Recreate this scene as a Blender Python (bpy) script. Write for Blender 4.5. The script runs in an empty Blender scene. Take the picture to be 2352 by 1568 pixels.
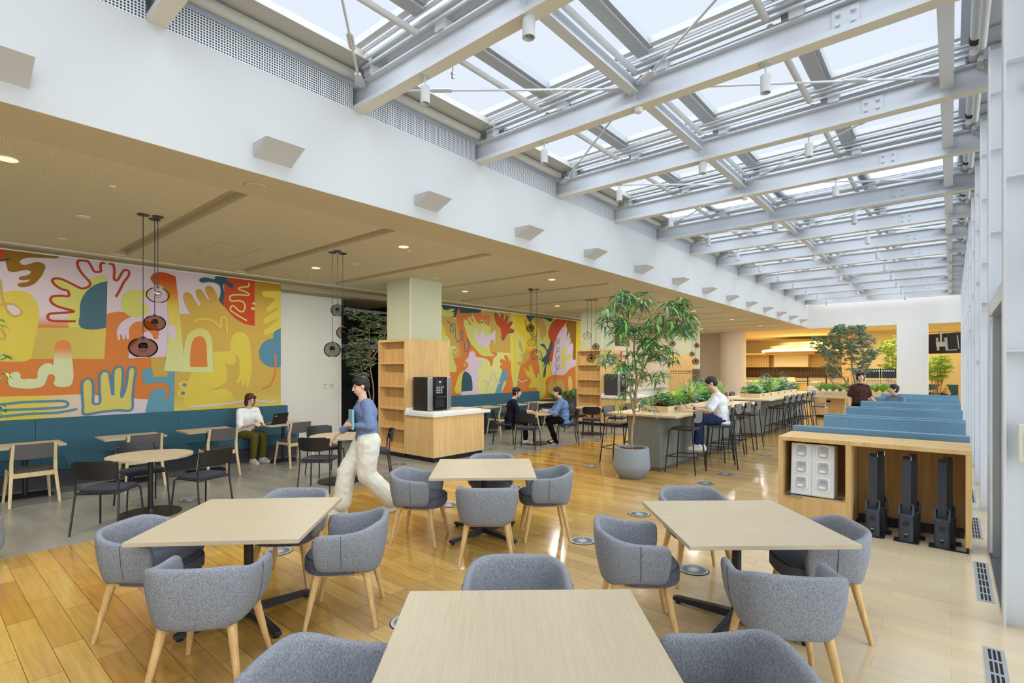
import bpy, bmesh, math, random
from mathutils import Vector, Matrix
from mathutils.geometry import tessellate_polygon
R_ = random.Random(7)
PI = math.pi
SC = bpy.context.scene
COL = SC.collection
# ------------------------------------------------------------ camera, world, sun, exposure
H = 1.787; FP = 1190.0; CX = 1176.0; HY = 845.0
YAW = math.atan(1009 / FP); S_, C_ = math.sin(YAW), math.cos(YAW)
cam = bpy.data.cameras.new('camera'); co = bpy.data.objects.new('camera', cam); COL.objects.link(co)
co.location = (0, 0, H); co.rotation_euler = (PI / 2, 0, YAW)
cam.sensor_width = 36; cam.lens = FP / 2352 * 36; cam.shift_y = (HY - 784) / 2352; cam.clip_start = .05; cam.clip_end = 300
SC.camera = co
SC.view_settings.view_transform = 'Standard'; SC.view_settings.look = 'None'
SC.view_settings.gamma = 1; SC.view_settings.use_curve_mapping = False
SC.view_settings.exposure = -0.1
W = bpy.data.worlds.new('sky'); SC.world = W; W.use_nodes = True
wb = W.node_tree.nodes['Background']; wb.inputs[0].default_value = (.94, .97, 1.0, 1); wb.inputs[1].default_value = 1.0
sun = bpy.data.lights.new('sun', 'SUN'); sun.energy = 11.5; sun.angle = math.radians(150); sun.color = (.93, .965, 1)
so = bpy.data.objects.new('sun', sun); COL.objects.link(so); so.rotation_euler = (math.radians(28), math.radians(36), 0); so.location = (5, -5, 30)
def area(name, loc, sx, sy, e, col, rot=(0, 0, 0)):
    l = bpy.data.lights.new(name, 'AREA'); l.shape = 'RECTANGLE'; l.size = sx; l.size_y = sy; l.energy = e; l.color = col
    o = bpy.data.objects.new(name, l); COL.objects.link(o); o.location = loc; o.rotation_euler = rot; return o
ZC = 3.62          # low ceiling
XB = -4.98         # face of the white bulkhead
XW = -10.84        # mural wall
YE = 26.9          # end wall
PY = 1.909         # bay
def BY(k): return 1.283 + PY * k
def ray(px, py):
    s = (px - CX) / FP
    return Vector((-S_ + C_ * s, C_ + S_ * s, (HY - py) / FP))
def atx(px, py, x):
    d = ray(px, py); t = x / d[0]; return Vector((x, d[1] * t, H + d[2] * t))
def aty(px, py, y):
    d = ray(px, py); t = y / d[1]; return Vector((d[0] * t, y, H + d[2] * t))
def atd(px, py, dd):
    d = ray(px, py) * dd; return Vector((d[0], d[1], H + d[2]))
# ------------------------------------------------------------ materials
MATS = {}
def lin(c):
    def f(v):
        v /= 255.
        return v / 12.92 if v <= .04045 else ((v + .055) / 1.055) ** 2.4
    return (f(c[0]), f(c[1]), f(c[2]), 1)
def mat(name, rgb, rough=.5, metal=0, spec=.5, kind=None, rgb2=None, scale=(1, 1, 1), amt=.5, bump=0, emit=0, **kw):
    if name in MATS: return MATS[name]
    m = bpy.data.materials.new(name); m.use_nodes = True; MATS[name] = m
    nt = m.node_tree; N = nt.nodes; L = nt.links; b = N['Principled BSDF']
    b.inputs['Base Color'].default_value = lin(rgb); b.inputs['Roughness'].default_value = rough
    b.inputs['Metallic'].default_value = metal; b.inputs['Specular IOR Level'].default_value = spec
    if emit:
        b.inputs['Emission Color'].default_value = lin(rgb); b.inputs['Emission Strength'].default_value = emit
    if kind:
        tc = N.new('ShaderNodeTexCoord'); mp = N.new('ShaderNodeMapping'); mp.inputs['Scale'].default_value = scale
        L.new(tc.outputs['Object'], mp.inputs[0])
        mix = N.new('ShaderNodeMix'); mix.data_type = 'RGBA'
        mix.inputs[6].default_value = lin(rgb); mix.inputs[7].default_value = lin(rgb2 or rgb)
        L.new(mix.outputs[2], b.inputs['Base Color'])
        if kind == 'wood':
            n = N.new('ShaderNodeTexNoise'); n.inputs['Scale'].default_value = 1.0; n.inputs['Detail'].default_value = 5; n.inputs['Roughness'].default_value = .65; n.inputs['Distortion'].default_value = .6
            L.new(mp.outputs[0], n.inputs[0])
            r = N.new('ShaderNodeValToRGB'); r.color_ramp.elements[0].position = .35; r.color_ramp.elements[1].position = .68
            L.new(n.outputs[0], r.inputs[0]); L.new(r.outputs[0], mix.inputs[0]); src = r.outputs[0]
        elif kind == 'noise':
            n = N.new('ShaderNodeTexNoise'); n.inputs['Scale'].default_value = 1.0; n.inputs['Detail'].default_value = 3
            L.new(mp.outputs[0], n.inputs[0])
            r = N.new('ShaderNodeValToRGB'); r.color_ramp.elements[0].position = .5 - amt / 2; r.color_ramp.elements[1].position = .5 + amt / 2
            L.new(n.outputs[0], r.inputs[0]); L.new(r.outputs[0], mix.inputs[0]); src = r.outputs[0]
        elif kind == 'speck':
            n = N.new('ShaderNodeTexVoronoi'); n.inputs['Scale'].default_value = 1.0
            L.new(mp.outputs[0], n.inputs[0])
            r = N.new('ShaderNodeValToRGB'); r.color_ramp.elements[0].position = amt; r.color_ramp.elements[0].color = (1, 1, 1, 1); r.color_ramp.elements[1].position = amt + .08; r.color_ramp.elements[1].color = (0, 0, 0, 1)
            L.new(n.outputs['Distance'], r.inputs[0]); L.new(r.outputs[0], mix.inputs[0]); src = r.outputs[0]
        elif kind == 'tile':
            n = N.new('ShaderNodeTexBrick'); n.offset = kw.get('offset', 0); n.inputs['Scale'].default_value = 1
            n.inputs['Brick Width'].default_value = kw['bw']; n.inputs['Row Height'].default_value = kw['bh']; n.inputs['Mortar Size'].default_value = kw.get('mort', .008)
            n.inputs['Color1'].default_value = (0, 0, 0, 1); n.inputs['Color2'].default_value = (.15, .15, .15, 1); n.inputs['Mortar'].default_value = (1, 1, 1, 1)
            mp.inputs['Rotation'].default_value = kw.get('rot', (0, 0, 0))
            L.new(mp.outputs[0], n.inputs[0]); L.new(n.outputs[0], mix.inputs[0]); src = n.outputs[0]
        if bump:
            bp = N.new('ShaderNodeBump'); bp.inputs['Strength'].default_value = bump; bp.inputs['Distance'].default_value = .003
            L.new(src, bp.inputs['Height']); L.new(bp.outputs[0], b.inputs['Normal'])
    return m
def gradmat(name, axis, stops):
    """painted gradient of the mural: world coordinate -> colour"""
    m = bpy.data.materials.new(name); m.use_nodes = True; MATS[name] = m
    nt = m.node_tree; N = nt.nodes; L = nt.links; b = N['Principled BSDF']; b.inputs['Roughness'].default_value = .6
    b.inputs['Specular IOR Level'].default_value = .2
    tc = N.new('ShaderNodeTexCoord'); sp = N.new('ShaderNodeSeparateXYZ'); L.new(tc.outputs['Object'], sp.inputs[0])
    lo, hi = stops[0][0], stops[-1][0]
    mr = N.new('ShaderNodeMapRange'); mr.inputs[1].default_value = lo; mr.inputs[2].default_value = hi; L.new(sp.outputs[axis], mr.inputs[0])
    r = N.new('ShaderNodeValToRGB'); cr = r.color_ramp
    while len(cr.elements) < len(stops): cr.elements.new(.5)
    for e, (p, c) in zip(cr.elements, stops): e.position = (p - lo) / (hi - lo); e.color = lin(c)
    L.new(mr.outputs[0], r.inputs[0]); L.new(r.outputs[0], b.inputs['Base Color'])
    return m
def glassmat(name, rgb, tint_fac, rough=.02):
    """thin glass: tinted see-through with a mirror coat"""
    m = bpy.data.materials.new(name); m.use_nodes = True; MATS[name] = m
    nt = m.node_tree; N = nt.nodes; L = nt.links; N.remove(N['Principled BSDF'])
    tr = N.new('ShaderNodeBsdfTransparent'); tr.inputs[0].default_value = rgb
    gl = N.new('ShaderNodeBsdfGlossy'); gl.inputs['Roughness'].default_value = rough
    lw = N.new('ShaderNodeLayerWeight'); lw.inputs[0].default_value = tint_fac
    mx = N.new('ShaderNodeMixShader'); L.new(lw.outputs['Fresnel'], mx.inputs[0]); L.new(tr.outputs[0], mx.inputs[1]); L.new(gl.outputs[0], mx.inputs[2])
    L.new(mx.outputs[0], N['Material Output'].inputs[0]); return m
def frosted(name, rgb, fac):
    m = bpy.data.materials.new(name); m.use_nodes = True; MATS[name] = m
    nt = m.node_tree; N = nt.nodes; L = nt.links; N.remove(N['Principled BSDF'])
    tr = N.new('ShaderNodeBsdfTransparent'); tr.inputs[0].default_value = rgb
    tl = N.new('ShaderNodeBsdfTranslucent'); tl.inputs[0].default_value = (.9, .93, .97, 1)
    mx = N.new('ShaderNodeMixShader'); mx.inputs[0].default_value = fac
    L.new(tr.outputs[0], mx.inputs[1]); L.new(tl.outputs[0], mx.inputs[2]); L.new(mx.outputs[0], N['Material Output'].inputs[0]); return m
def floor_mat():
    m = bpy.data.materials.new('maple_planks'); m.use_nodes = True; MATS['maple'] = m
    nt = m.node_tree; N = nt.nodes; L = nt.links; b = N['Principled BSDF']
    tc = N.new('ShaderNodeTexCoord')
    br = N.new('ShaderNodeTexBrick'); br.offset = .37; br.offset_frequency = 2; br.inputs['Scale'].default_value = 1
    br.inputs['Brick Width'].default_value = 1.0; br.inputs['Row Height'].default_value = .156; br.inputs['Mortar Size'].default_value = .0021; br.inputs['Mortar Smooth'].default_value = .3
    br.inputs['Color1'].default_value = lin((204, 166, 90)); br.inputs['Color2'].default_value = lin((174, 130, 58)); br.inputs['Mortar'].default_value = lin((98, 64, 30)); br.inputs['Bias'].default_value = 0
    L.new(tc.outputs['Object'], br.inputs[0])
    mp = N.new('ShaderNodeMapping'); mp.inputs['Scale'].default_value = (1.6, 22, 1); L.new(tc.outputs['Object'], mp.inputs[0])
    n = N.new('ShaderNodeTexNoise'); n.inputs['Scale'].default_value = 1.5; n.inputs['Detail'].default_value = 6; L.new(mp.outputs[0], n.inputs[0])
    mx = N.new('ShaderNodeMix'); mx.data_type = 'RGBA'; mx.blend_type = 'MULTIPLY'; mx.inputs[0].default_value = .5
    rr = N.new('ShaderNodeValToRGB'); rr.color_ramp.elements[0].position = .3; rr.color_ramp.elements[0].color = (.62, .52, .4, 1); rr.color_ramp.elements[1].position = .62
    L.new(n.outputs[0], rr.inputs[0]); L.new(br.outputs[0], mx.inputs[6]); L.new(rr.outputs[0], mx.inputs[7])
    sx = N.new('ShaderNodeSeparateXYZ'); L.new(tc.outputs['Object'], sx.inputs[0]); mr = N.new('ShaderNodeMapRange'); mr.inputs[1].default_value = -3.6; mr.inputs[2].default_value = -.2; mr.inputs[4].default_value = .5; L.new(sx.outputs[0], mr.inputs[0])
    m2 = N.new('ShaderNodeMix'); m2.data_type = 'RGBA'; L.new(mr.outputs[0], m2.inputs[0]); L.new(mx.outputs[2], m2.inputs[6]); m2.inputs[7].default_value = lin((252, 242, 218))   # window daylight and sheen painted into the board colour towards the glass wall
    L.new(m2.outputs[2], b.inputs['Base Color']); b.inputs['Roughness'].default_value = .13; b.inputs['Specular IOR Level'].default_value = .7
    n2 = N.new('ShaderNodeTexNoise'); n2.inputs['Scale'].default_value = 7; L.new(tc.outputs['Object'], n2.inputs[0])
    bp = N.new('ShaderNodeBump'); bp.inputs['Strength'].default_value = .12; bp.inputs['Distance'].default_value = .01
    L.new(n2.outputs[0], bp.inputs['Height']); L.new(bp.outputs[0], b.inputs['Normal'])
    return m
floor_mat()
M = MATS
mat('white2', (228, 229, 229), .6, spec=.2); mat('steelcol', (224, 226, 230), .45, spec=.4); mat('white', (194, 194, 193), .6, spec=.2); mat('steel', (200, 203, 208), .42, spec=.4); mat('steel_soffit', (214, 208, 192), .5)
mat('alu', (178, 182, 186), .3, .85); mat('railalu', (196, 200, 204), .34, .25); mat('housing', (188, 185, 176), .5); mat('frame', (190, 192, 194), .5); mat('dark_alu', (92, 98, 106), .4, .5)
mat('concrete', (158, 156, 147), .3, kind='noise', rgb2=(124, 123, 115), scale=(1.4, 4.5, 1), amt=.55)
mat('speckle', (214, 206, 178), .9, spec=.1, kind='speck', rgb2=(160, 142, 104), scale=(38, 62, 30), amt=.16)
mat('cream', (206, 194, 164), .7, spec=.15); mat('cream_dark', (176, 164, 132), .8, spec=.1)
mat('offwhite', (226, 224, 216), .7, spec=.15); mat('beigewall', (222, 206, 186), .7, spec=.15)
mat('table', (192, 177, 150), .42, kind='wood', rgb2=(181, 164, 136), scale=(3.5, 90, 8), spec=.35)
mat('oak', (226, 190, 134), .5, kind='wood', rgb2=(208, 168, 108), scale=(16, 16, 1.5), spec=.3)
mat('oak_dark', (222, 182, 122), .55, kind='wood', rgb2=(196, 152, 92), scale=(14, 14, 1.2), spec=.3)
mat('ash', (222, 186, 130), .5, kind='wood', rgb2=(196, 154, 96), scale=(60, 60, 5), spec=.3)
mat('palewood', (222, 200, 160), .5, kind='wood', rgb2=(206, 180, 136), scale=(40, 40, 4), spec=.3)
mat('fabric', (160, 162, 167), .95, kind='noise', rgb2=(106, 109, 118), scale=(230, 230, 95), amt=.42, spec=.1, bump=.5)
mat('fabric_seat', (116, 120, 132), .95, kind='noise', rgb2=(76, 80, 93), scale=(230, 230, 120), amt=.35, spec=.1, bump=.5)
mat('piping', (78, 82, 92), .9)
mat('teal', (74, 112, 128), .95, kind='noise', rgb2=(48, 84, 100), scale=(170, 170, 170), amt=.4, spec=.1, bump=.3)
mat('blue', (134, 168, 190), .95, kind='noise', rgb2=(96, 136, 162), scale=(150, 150, 150), amt=.4, spec=.1, bump=.3)
mat('plinth', (56, 57, 62), .6); mat('black', (26, 26, 28), .45); mat('blackfab', (52, 54, 66), .9); mat('blackmetal', (34, 34, 38), .4)
mat('deep', (16, 16, 17), .7); mat('greyback', (92, 88, 86), .6); mat('stoolback', (118, 112, 108), .6); mat('darkseat', (62, 58, 56), .5)
mat('greybase', (126, 129, 122), .6, kind='noise', rgb2=(112, 114, 107), scale=(80, 80, 5), amt=.6)
mat('sage', (196, 200, 172), .6); mat('quartz', (232, 232, 230), .25); mat('orange_trim', (225, 95, 25), .6)
mat('pot', (140, 146, 152), .8, kind='speck', rgb2=(86, 90, 96), scale=(70, 70, 70), amt=.18); mat('bark_chip', (134, 82, 52), .9, kind='noise', rgb2=(72, 40, 26), scale=(30, 30, 30), amt=.3)
mat('trunk', (188, 156, 114), .8, kind='noise', rgb2=(146, 112, 72), scale=(20, 20, 6), amt=.4); mat('trunk2', (158, 138, 108), .8)
mat('leaf_dark', (64, 118, 68), .4); mat('leaf_mid', (122, 172, 68), .45); mat('leaf_blue', (96, 140, 128), .4); mat('leaf_lime', (190, 214, 76), .5); mat('leaf_olive', (122, 130, 86), .5)
mat('leaf_pale', (200, 216, 190), .5); mat('leaf_fern', (142, 200, 78), .5); mat('leaf_red', (96, 34, 36), .5); mat('soil', (58, 44, 34), .95)
mat('skin', (222, 178, 150), .55, spec=.3); mat('hair', (28, 22, 22), .6); mat('hair_brown', (66, 38, 28), .6); mat('lip', (178, 98, 92), .5); mat('eye', (24, 18, 18), .3)
mat('tee', (226, 228, 230), .9, spec=.1); mat('olive_cloth', (98, 88, 42), .9, spec=.1); mat('navy', (32, 32, 46), .9, spec=.1); mat('shirtblue', (112, 140, 186), .9, spec=.1)
mat('denim', (44, 56, 92), .9, spec=.1); mat('blackcloth', (24, 23, 25), .95, spec=.1); mat('brown_cloth', (76, 48, 44), .9, spec=.1); mat('greyblue', (112, 124, 148), .9, spec=.1); mat('cream_cloth', (222, 218, 204), .9, spec=.1)
mat('paleblueshirt', (116, 134, 170), .95, spec=.1); mat('mint', (120, 180, 184), .7)
mat('shoe', (222, 222, 218), .6); mat('screen', (18, 18, 20), .2); mat('chrome', (210, 212, 215), .12, 1); mat('rubber', (22, 22, 22), .7)
mat('charge', (62, 66, 78), .45); mat('charge_dark', (34, 36, 44), .5); mat('plastic', (232, 233, 234), .4); mat('plastic2', (190, 192, 194), .4); mat('plastic_white', (244, 244, 244), .4)
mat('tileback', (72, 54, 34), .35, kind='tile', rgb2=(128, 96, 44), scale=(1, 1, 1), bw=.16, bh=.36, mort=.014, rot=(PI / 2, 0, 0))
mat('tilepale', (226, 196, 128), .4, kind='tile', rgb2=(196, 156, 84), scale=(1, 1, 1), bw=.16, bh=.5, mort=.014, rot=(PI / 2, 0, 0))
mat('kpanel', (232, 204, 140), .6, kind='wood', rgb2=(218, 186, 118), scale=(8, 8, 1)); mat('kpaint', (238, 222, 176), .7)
mat('blackboard', (48, 50, 56), .8); mat('chalk', (206, 206, 202), .8); mat('brownpanel', (112, 78, 58), .6)
mat('red', (200, 40, 36), .4); mat('amber', (196, 160, 70), .6); mat('mural_line', (78, 118, 138), .6)
mat('lampglow', (255, 226, 170), .5, emit=4); mat('fill_glow', (255, 225, 180), .5, emit=1.2); mat('ventgrey', (176, 180, 184), .4, .3); mat('bar', (160, 164, 168), .5); mat('beigebox', (226, 222, 206), .5)
glassmat('smoke', (.60, .60, .57, 1), .12); glassmat('clearglass', (.95, .95, .93, 1), .1); glassmat('amberglass', (.66, .50, .41, 1), .12); glassmat('pane', (.93, .96, .97, 1), .25)
frosted('roofglass', (.88, .91, .95, 1), .03); frosted('blind', (.45, .45, .42, 1), .75)
# ------------------------------------------------------------ mesh helpers
class MB:
    def __init__(s): s.b = bmesh.new(); s.mi = 0
    def _tag(s, f): f.material_index = s.mi; return f
    def poly(s, pts):
        return s._tag(s.b.faces.new([s.b.verts.new(p) for p in pts]))
    def box(s, x0, x1, y0, y1, z0, z1, m=None):
        v = [s.b.verts.new((x, y, z)) for z in (z0, z1) for (x, y) in ((x0, y0), (x1, y0), (x1, y1), (x0, y1))]
        if m is not None:
            for q in v: q.co = m @ q.co
        for i in ((0, 3, 2, 1), (4, 5, 6, 7), (0, 1, 5, 4), (1, 2, 6, 5), (2, 3, 7, 6), (3, 0, 4, 7)): s._tag(s.b.faces.new([v[k] for k in i]))
        return s
    def cyl(s, p0, p1, r0, r1=None, n=10):
        return s.tube([p0, p1], [r0, r0 if r1 is None else r1], n)
    def tube(s, pts, r, n=8, cap=True):
        pts = [Vector(p) for p in pts]; rs = r if isinstance(r, (list, tuple)) else [r] * len(pts)
        rings = []; up = None
        for i, p in enumerate(pts):
            t = (pts[min(i + 1, len(pts) - 1)] - pts[max(i - 1, 0)]); t = t.normalized() if t.length > 1e-9 else Vector((0, 0, 1))
            if up is None: up = Vector((0, 0, 1)) if abs(t.z) < .9 else Vector((1, 0, 0))
            a = t.cross(up).normalized(); b = a.cross(t).normalized(); up = b
            rings.append([s.b.verts.new(p + (a * math.cos(2 * PI * k / n) + b * math.sin(2 * PI * k / n)) * rs[i]) for k in range(n)])
        for q0, q1 in zip(rings, rings[1:]):
            for k in range(n): s._tag(s.b.faces.new((q0[k], q0[(k + 1) % n], q1[(k + 1) % n], q1[k])))
        if cap:
            s._tag(s.b.faces.new(rings[0][::-1])); s._tag(s.b.faces.new(rings[-1]))
        return s
    def lathe(s, prof, c=(0, 0, 0), n=24, m=None):
        rings = []
        for (r, z) in prof:
            if r < 1e-6: rings.append([s.b.verts.new((c[0], c[1], c[2] + z))])
            else: rings.append([s.b.verts.new((c[0] + r * math.cos(2 * PI * k / n), c[1] + r * math.sin(2 * PI * k / n), c[2] + z)) for k in range(n)])
        if m is not None:
            for q in rings:
                for v in q: v.co = m @ v.co
        for a, b in zip(rings, rings[1:]):
            for k in range(n):
                k2 = (k + 1) % n
                if len(a) == 1 and len(b) == 1: continue
                if len(a) == 1: s._tag(s.b.faces.new((a[0], b[k], b[k2])))
                elif len(b) == 1: s._tag(s.b.faces.new((a[k], a[k2], b[0])))
                else: s._tag(s.b.faces.new((a[k], a[k2], b[k2], b[k])))
        return s
    def disc(s, c, r, z0, z1, n=28): return s.lathe([(0, z0), (r, z0), (r, z1), (0, z1)], c, n)
    def ell(s, c, r, n=12, m=None):
        r = (r, r, r) if not isinstance(r, (tuple, list)) else r
        mm = Matrix.Translation(c) @ (m or Matrix.Identity(4)) @ Matrix.Diagonal((r[0], r[1], r[2], 1))
        return s.lathe([(math.sin(PI * k / (n // 2 + 2)), -math.cos(PI * k / (n // 2 + 2))) if 0 < k < n // 2 + 2 else (0, -1 if k == 0 else 1) for k in range(n // 2 + 3)], (0, 0, 0), n, mm)
    def prism(s, poly, z0, z1, m=None):
        n = len(poly); lo = [s.b.verts.new((x, y, z0)) for x, y in poly]; hi = [s.b.verts.new((x, y, z1)) for x, y in poly]
        if m is not None:
            for v in lo + hi: v.co = m @ v.co
        s._tag(s.b.faces.new(lo[::-1])); s._tag(s.b.faces.new(hi))
        for k in range(n): s._tag(s.b.faces.new((lo[k], lo[(k + 1) % n], hi[(k + 1) % n], hi[k])))
        return s
    def build(s, name, m, parent=None, smooth=False, bevel=0, sub=0, fix=True, seg=2):
        if fix: bmesh.ops.recalc_face_normals(s.b, faces=s.b.faces)
        me = bpy.data.meshes.new(name); s.b.to_mesh(me); s.b.free()
        for q in (m if isinstance(m, (list, tuple)) else [m]): me.materials.append(M[q] if isinstance(q, str) else q)
        o = bpy.data.objects.new(name, me); COL.objects.link(o); o.parent = parent
        if smooth:
            for p in me.polygons: p.use_smooth = True
            if smooth == 'auto':
                md = o.modifiers.new('e', 'EDGE_SPLIT'); md.split_angle = math.radians(40)
        if bevel:
            md = o.modifiers.new('b', 'BEVEL'); md.width = bevel; md.segments = seg; md.limit_method = 'ANGLE'
        if sub:
            md = o.modifiers.new('s', 'SUBSURF'); md.levels = sub; md.render_levels = sub
        return o
def tag(o, label=None, cat=None, group=None, kind=None):
    if label: o['label'] = label
    if cat: o['category'] = cat
    if group: o['group'] = group
    if kind: o['kind'] = kind
    return o
def thing(name, label, cat, loc=(0, 0, 0), rz=0, group=None):
    o = bpy.data.objects.new(name, None); COL.objects.link(o); o.location = loc; o.rotation_euler = (0, 0, rz)
    return tag(o, label, cat, group)
KIDS = {}
def copy_tree(o, parent=None):
    c = o.copy(); COL.objects.link(c); c.parent = parent
    for ch in kids(o): copy_tree(ch, c)
    return c
def kids(o): return [x for x in list(COL.objects) if x.parent == o]
def dup(o, loc, rz, label, group=None):
    c = copy_tree(o); c.location = loc; c.rotation_euler = (0, 0, rz); c['label'] = label
    if group: c['group'] = group
    return c
def struct(name, mb, m, **k): return tag(mb.build(name, m, **k), kind='structure')
def single(name, mb, m, label, cat, group=None, **k): return tag(mb.build(name, m, **k), label, cat, group)
def spline(pts, closed=True, n=6):
    out = []; N = len(pts); P = [Vector(p) for p in pts]
    for i in range(N if closed else N - 1):
        a, b, c, d = (P[(i - 1) % N], P[i], P[(i + 1) % N], P[(i + 2) % N]) if closed else (P[max(i - 1, 0)], P[i], P[i + 1], P[min(i + 2, N - 1)])
        for k in range(n):
            t = k / n
            out.append(.5 * ((2 * b) + (c - a) * t + (2 * a - 5 * b + 4 * c - d) * t * t + (3 * b - a - 3 * c + d) * t ** 3))
    if not closed: out.append(P[-1])
    return out
def face_of(v): return math.atan2(-v[0], v[1])   # rz that turns local +Y to direction v
RV = Vector((C_, S_)); UV = Vector((S_, -C_))   # to the right of the photo, and towards the camera
# ================================================================ THE SETTING
YB = -5.0; YK = 38.0; XG = .275; XFL = -6.79
def bx(name, m, *a, **k): return struct(name, MB().box(*a), m, **k)
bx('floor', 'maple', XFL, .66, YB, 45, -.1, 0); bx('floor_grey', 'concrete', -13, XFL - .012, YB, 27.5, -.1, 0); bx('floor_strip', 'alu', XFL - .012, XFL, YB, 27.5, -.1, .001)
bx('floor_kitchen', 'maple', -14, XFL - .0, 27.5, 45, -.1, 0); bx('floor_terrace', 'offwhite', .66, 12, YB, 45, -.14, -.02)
# low ceiling: speckled boards between recessed slots, smooth band along the bulkhead
mb = MB(); y = YB; sl = []
k = -3
while True:
    s0 = 2.19 + PY * k; s1 = s0 + .2; k += 1
    if s0 < YB: continue
    if s1 > 27.4: break
    mb.box(-10.46, -5.67, y, s0, ZC, ZC + .02); mb.box(-10.46, -10.35, s0, s1, ZC, ZC + .02); sl.append((s0, s1)); y = s1
mb.box(-10.46, -5.67, y, 27.3, ZC, ZC + .02)
struct('ceiling', mb, 'speckle')
mb = MB(); mb.box(-10.46, -5.67, YB, 27.3, ZC + .1, ZC + .12)
for a, b in sl: mb.box(-10.35, -5.67, a - .012, a, ZC + .021, ZC + .1).box(-10.35, -5.67, b, b + .012, ZC + .021, ZC + .1)
mb.box(-10.37, -10.352, YB, 27.3, ZC + .02, ZC + .1).box(-5.668, -5.65, YB, 27.3, ZC + .12, ZC + .15); struct('ceiling_recess', mb, 'cream')
bx('roof_slab', 'cream_dark', -14.2, XB - .2, YB, 45, ZC + .2, ZC + .3)
bx('ceiling_band', 'cream', -5.67, XB - .001, YB, YE, ZC - .002, ZC - .0005)
bx('ceiling_band_core', 'cream', -5.67, XB - .2, YB, 27.3, ZC, ZC + .12)
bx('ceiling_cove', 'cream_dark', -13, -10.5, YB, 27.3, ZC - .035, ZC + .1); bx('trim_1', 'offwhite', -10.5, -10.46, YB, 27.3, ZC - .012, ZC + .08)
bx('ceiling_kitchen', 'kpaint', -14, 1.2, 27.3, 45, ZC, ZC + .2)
# walls
bx('wall_bulkhead', 'white', XB - .2, XB, YB, YE, ZC, 4.60); bx('wall_bulkhead_upper', 'steel', XB - .25, XB - .2, YB, YE, 4.3, 5.12)
bx('wall_left', 'offwhite', XW - .4, XW, YB, 5.19, 0, ZC); bx('wall_recess', 'offwhite', -11.55, -11.35, 5.19, 6.9, 0, ZC - .14); bx('baseboard_recess', 'plastic_white', -11.35, -11.34, 5.19, 6.9, 0, .08)
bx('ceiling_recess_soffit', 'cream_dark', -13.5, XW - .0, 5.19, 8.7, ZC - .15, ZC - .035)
bx('wall_dark', 'deep', -13.4, -13.3, 6.9, 8.8, 0, ZC); bx('wall_dark_side', 'deep', -13.4, -11.35, 6.88, 6.9, 0, ZC - .14); bx('wall_mural', 'offwhite', XW - .4, XW, 8.7, 16.9, 0, ZC); bx('wall_dark_end', 'deep', -13.4, XW, 8.68, 8.7, 0, ZC - .14)
bx('trim_2', 'dark_alu', -11.37, -11.33, 6.9, 8.7, 2.28, 2.38); bx('trim_3', 'offwhite', -11.36, -11.32, 6.88, 6.93, 0, ZC - .14); bx('trim_4', 'dark_alu', -11.37, -11.33, 6.93, 8.7, 3.2, 3.26)
bx('floor_alcove', 'concrete', -13.4, -13, 5, 9, -.1, 0)
bx('wall_left_far', 'beigewall', XW - .2, XW, 16.9, 28.4, 0, ZC); bx('wall_far', 'beigewall', XW, -8.95, 28.2, 28.4, 0, ZC)
struct('wall_round', MB().disc((-8.55, 27.6, 0), .62, 0, ZC, 40), 'beigewall', smooth='auto')
bx('wall_back', 'offwhite', -13, .7, YB - .2, YB, 0, 5.4)
bx('wall_end', 'white2', XB, XG + .1, YE, YE + .3, ZC - .02, 5.3); bx('wall_pillar', 'white2', -1.74, -.72, YE - .02, YE + .7, 0, ZC)
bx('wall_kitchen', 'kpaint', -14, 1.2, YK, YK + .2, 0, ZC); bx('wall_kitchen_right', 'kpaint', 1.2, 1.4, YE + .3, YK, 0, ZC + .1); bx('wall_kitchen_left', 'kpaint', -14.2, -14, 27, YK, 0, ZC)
bx('wall_kitchen_front', 'beigewall', -14, XW - .2, 27.2, 27.4, 0, ZC)
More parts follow.
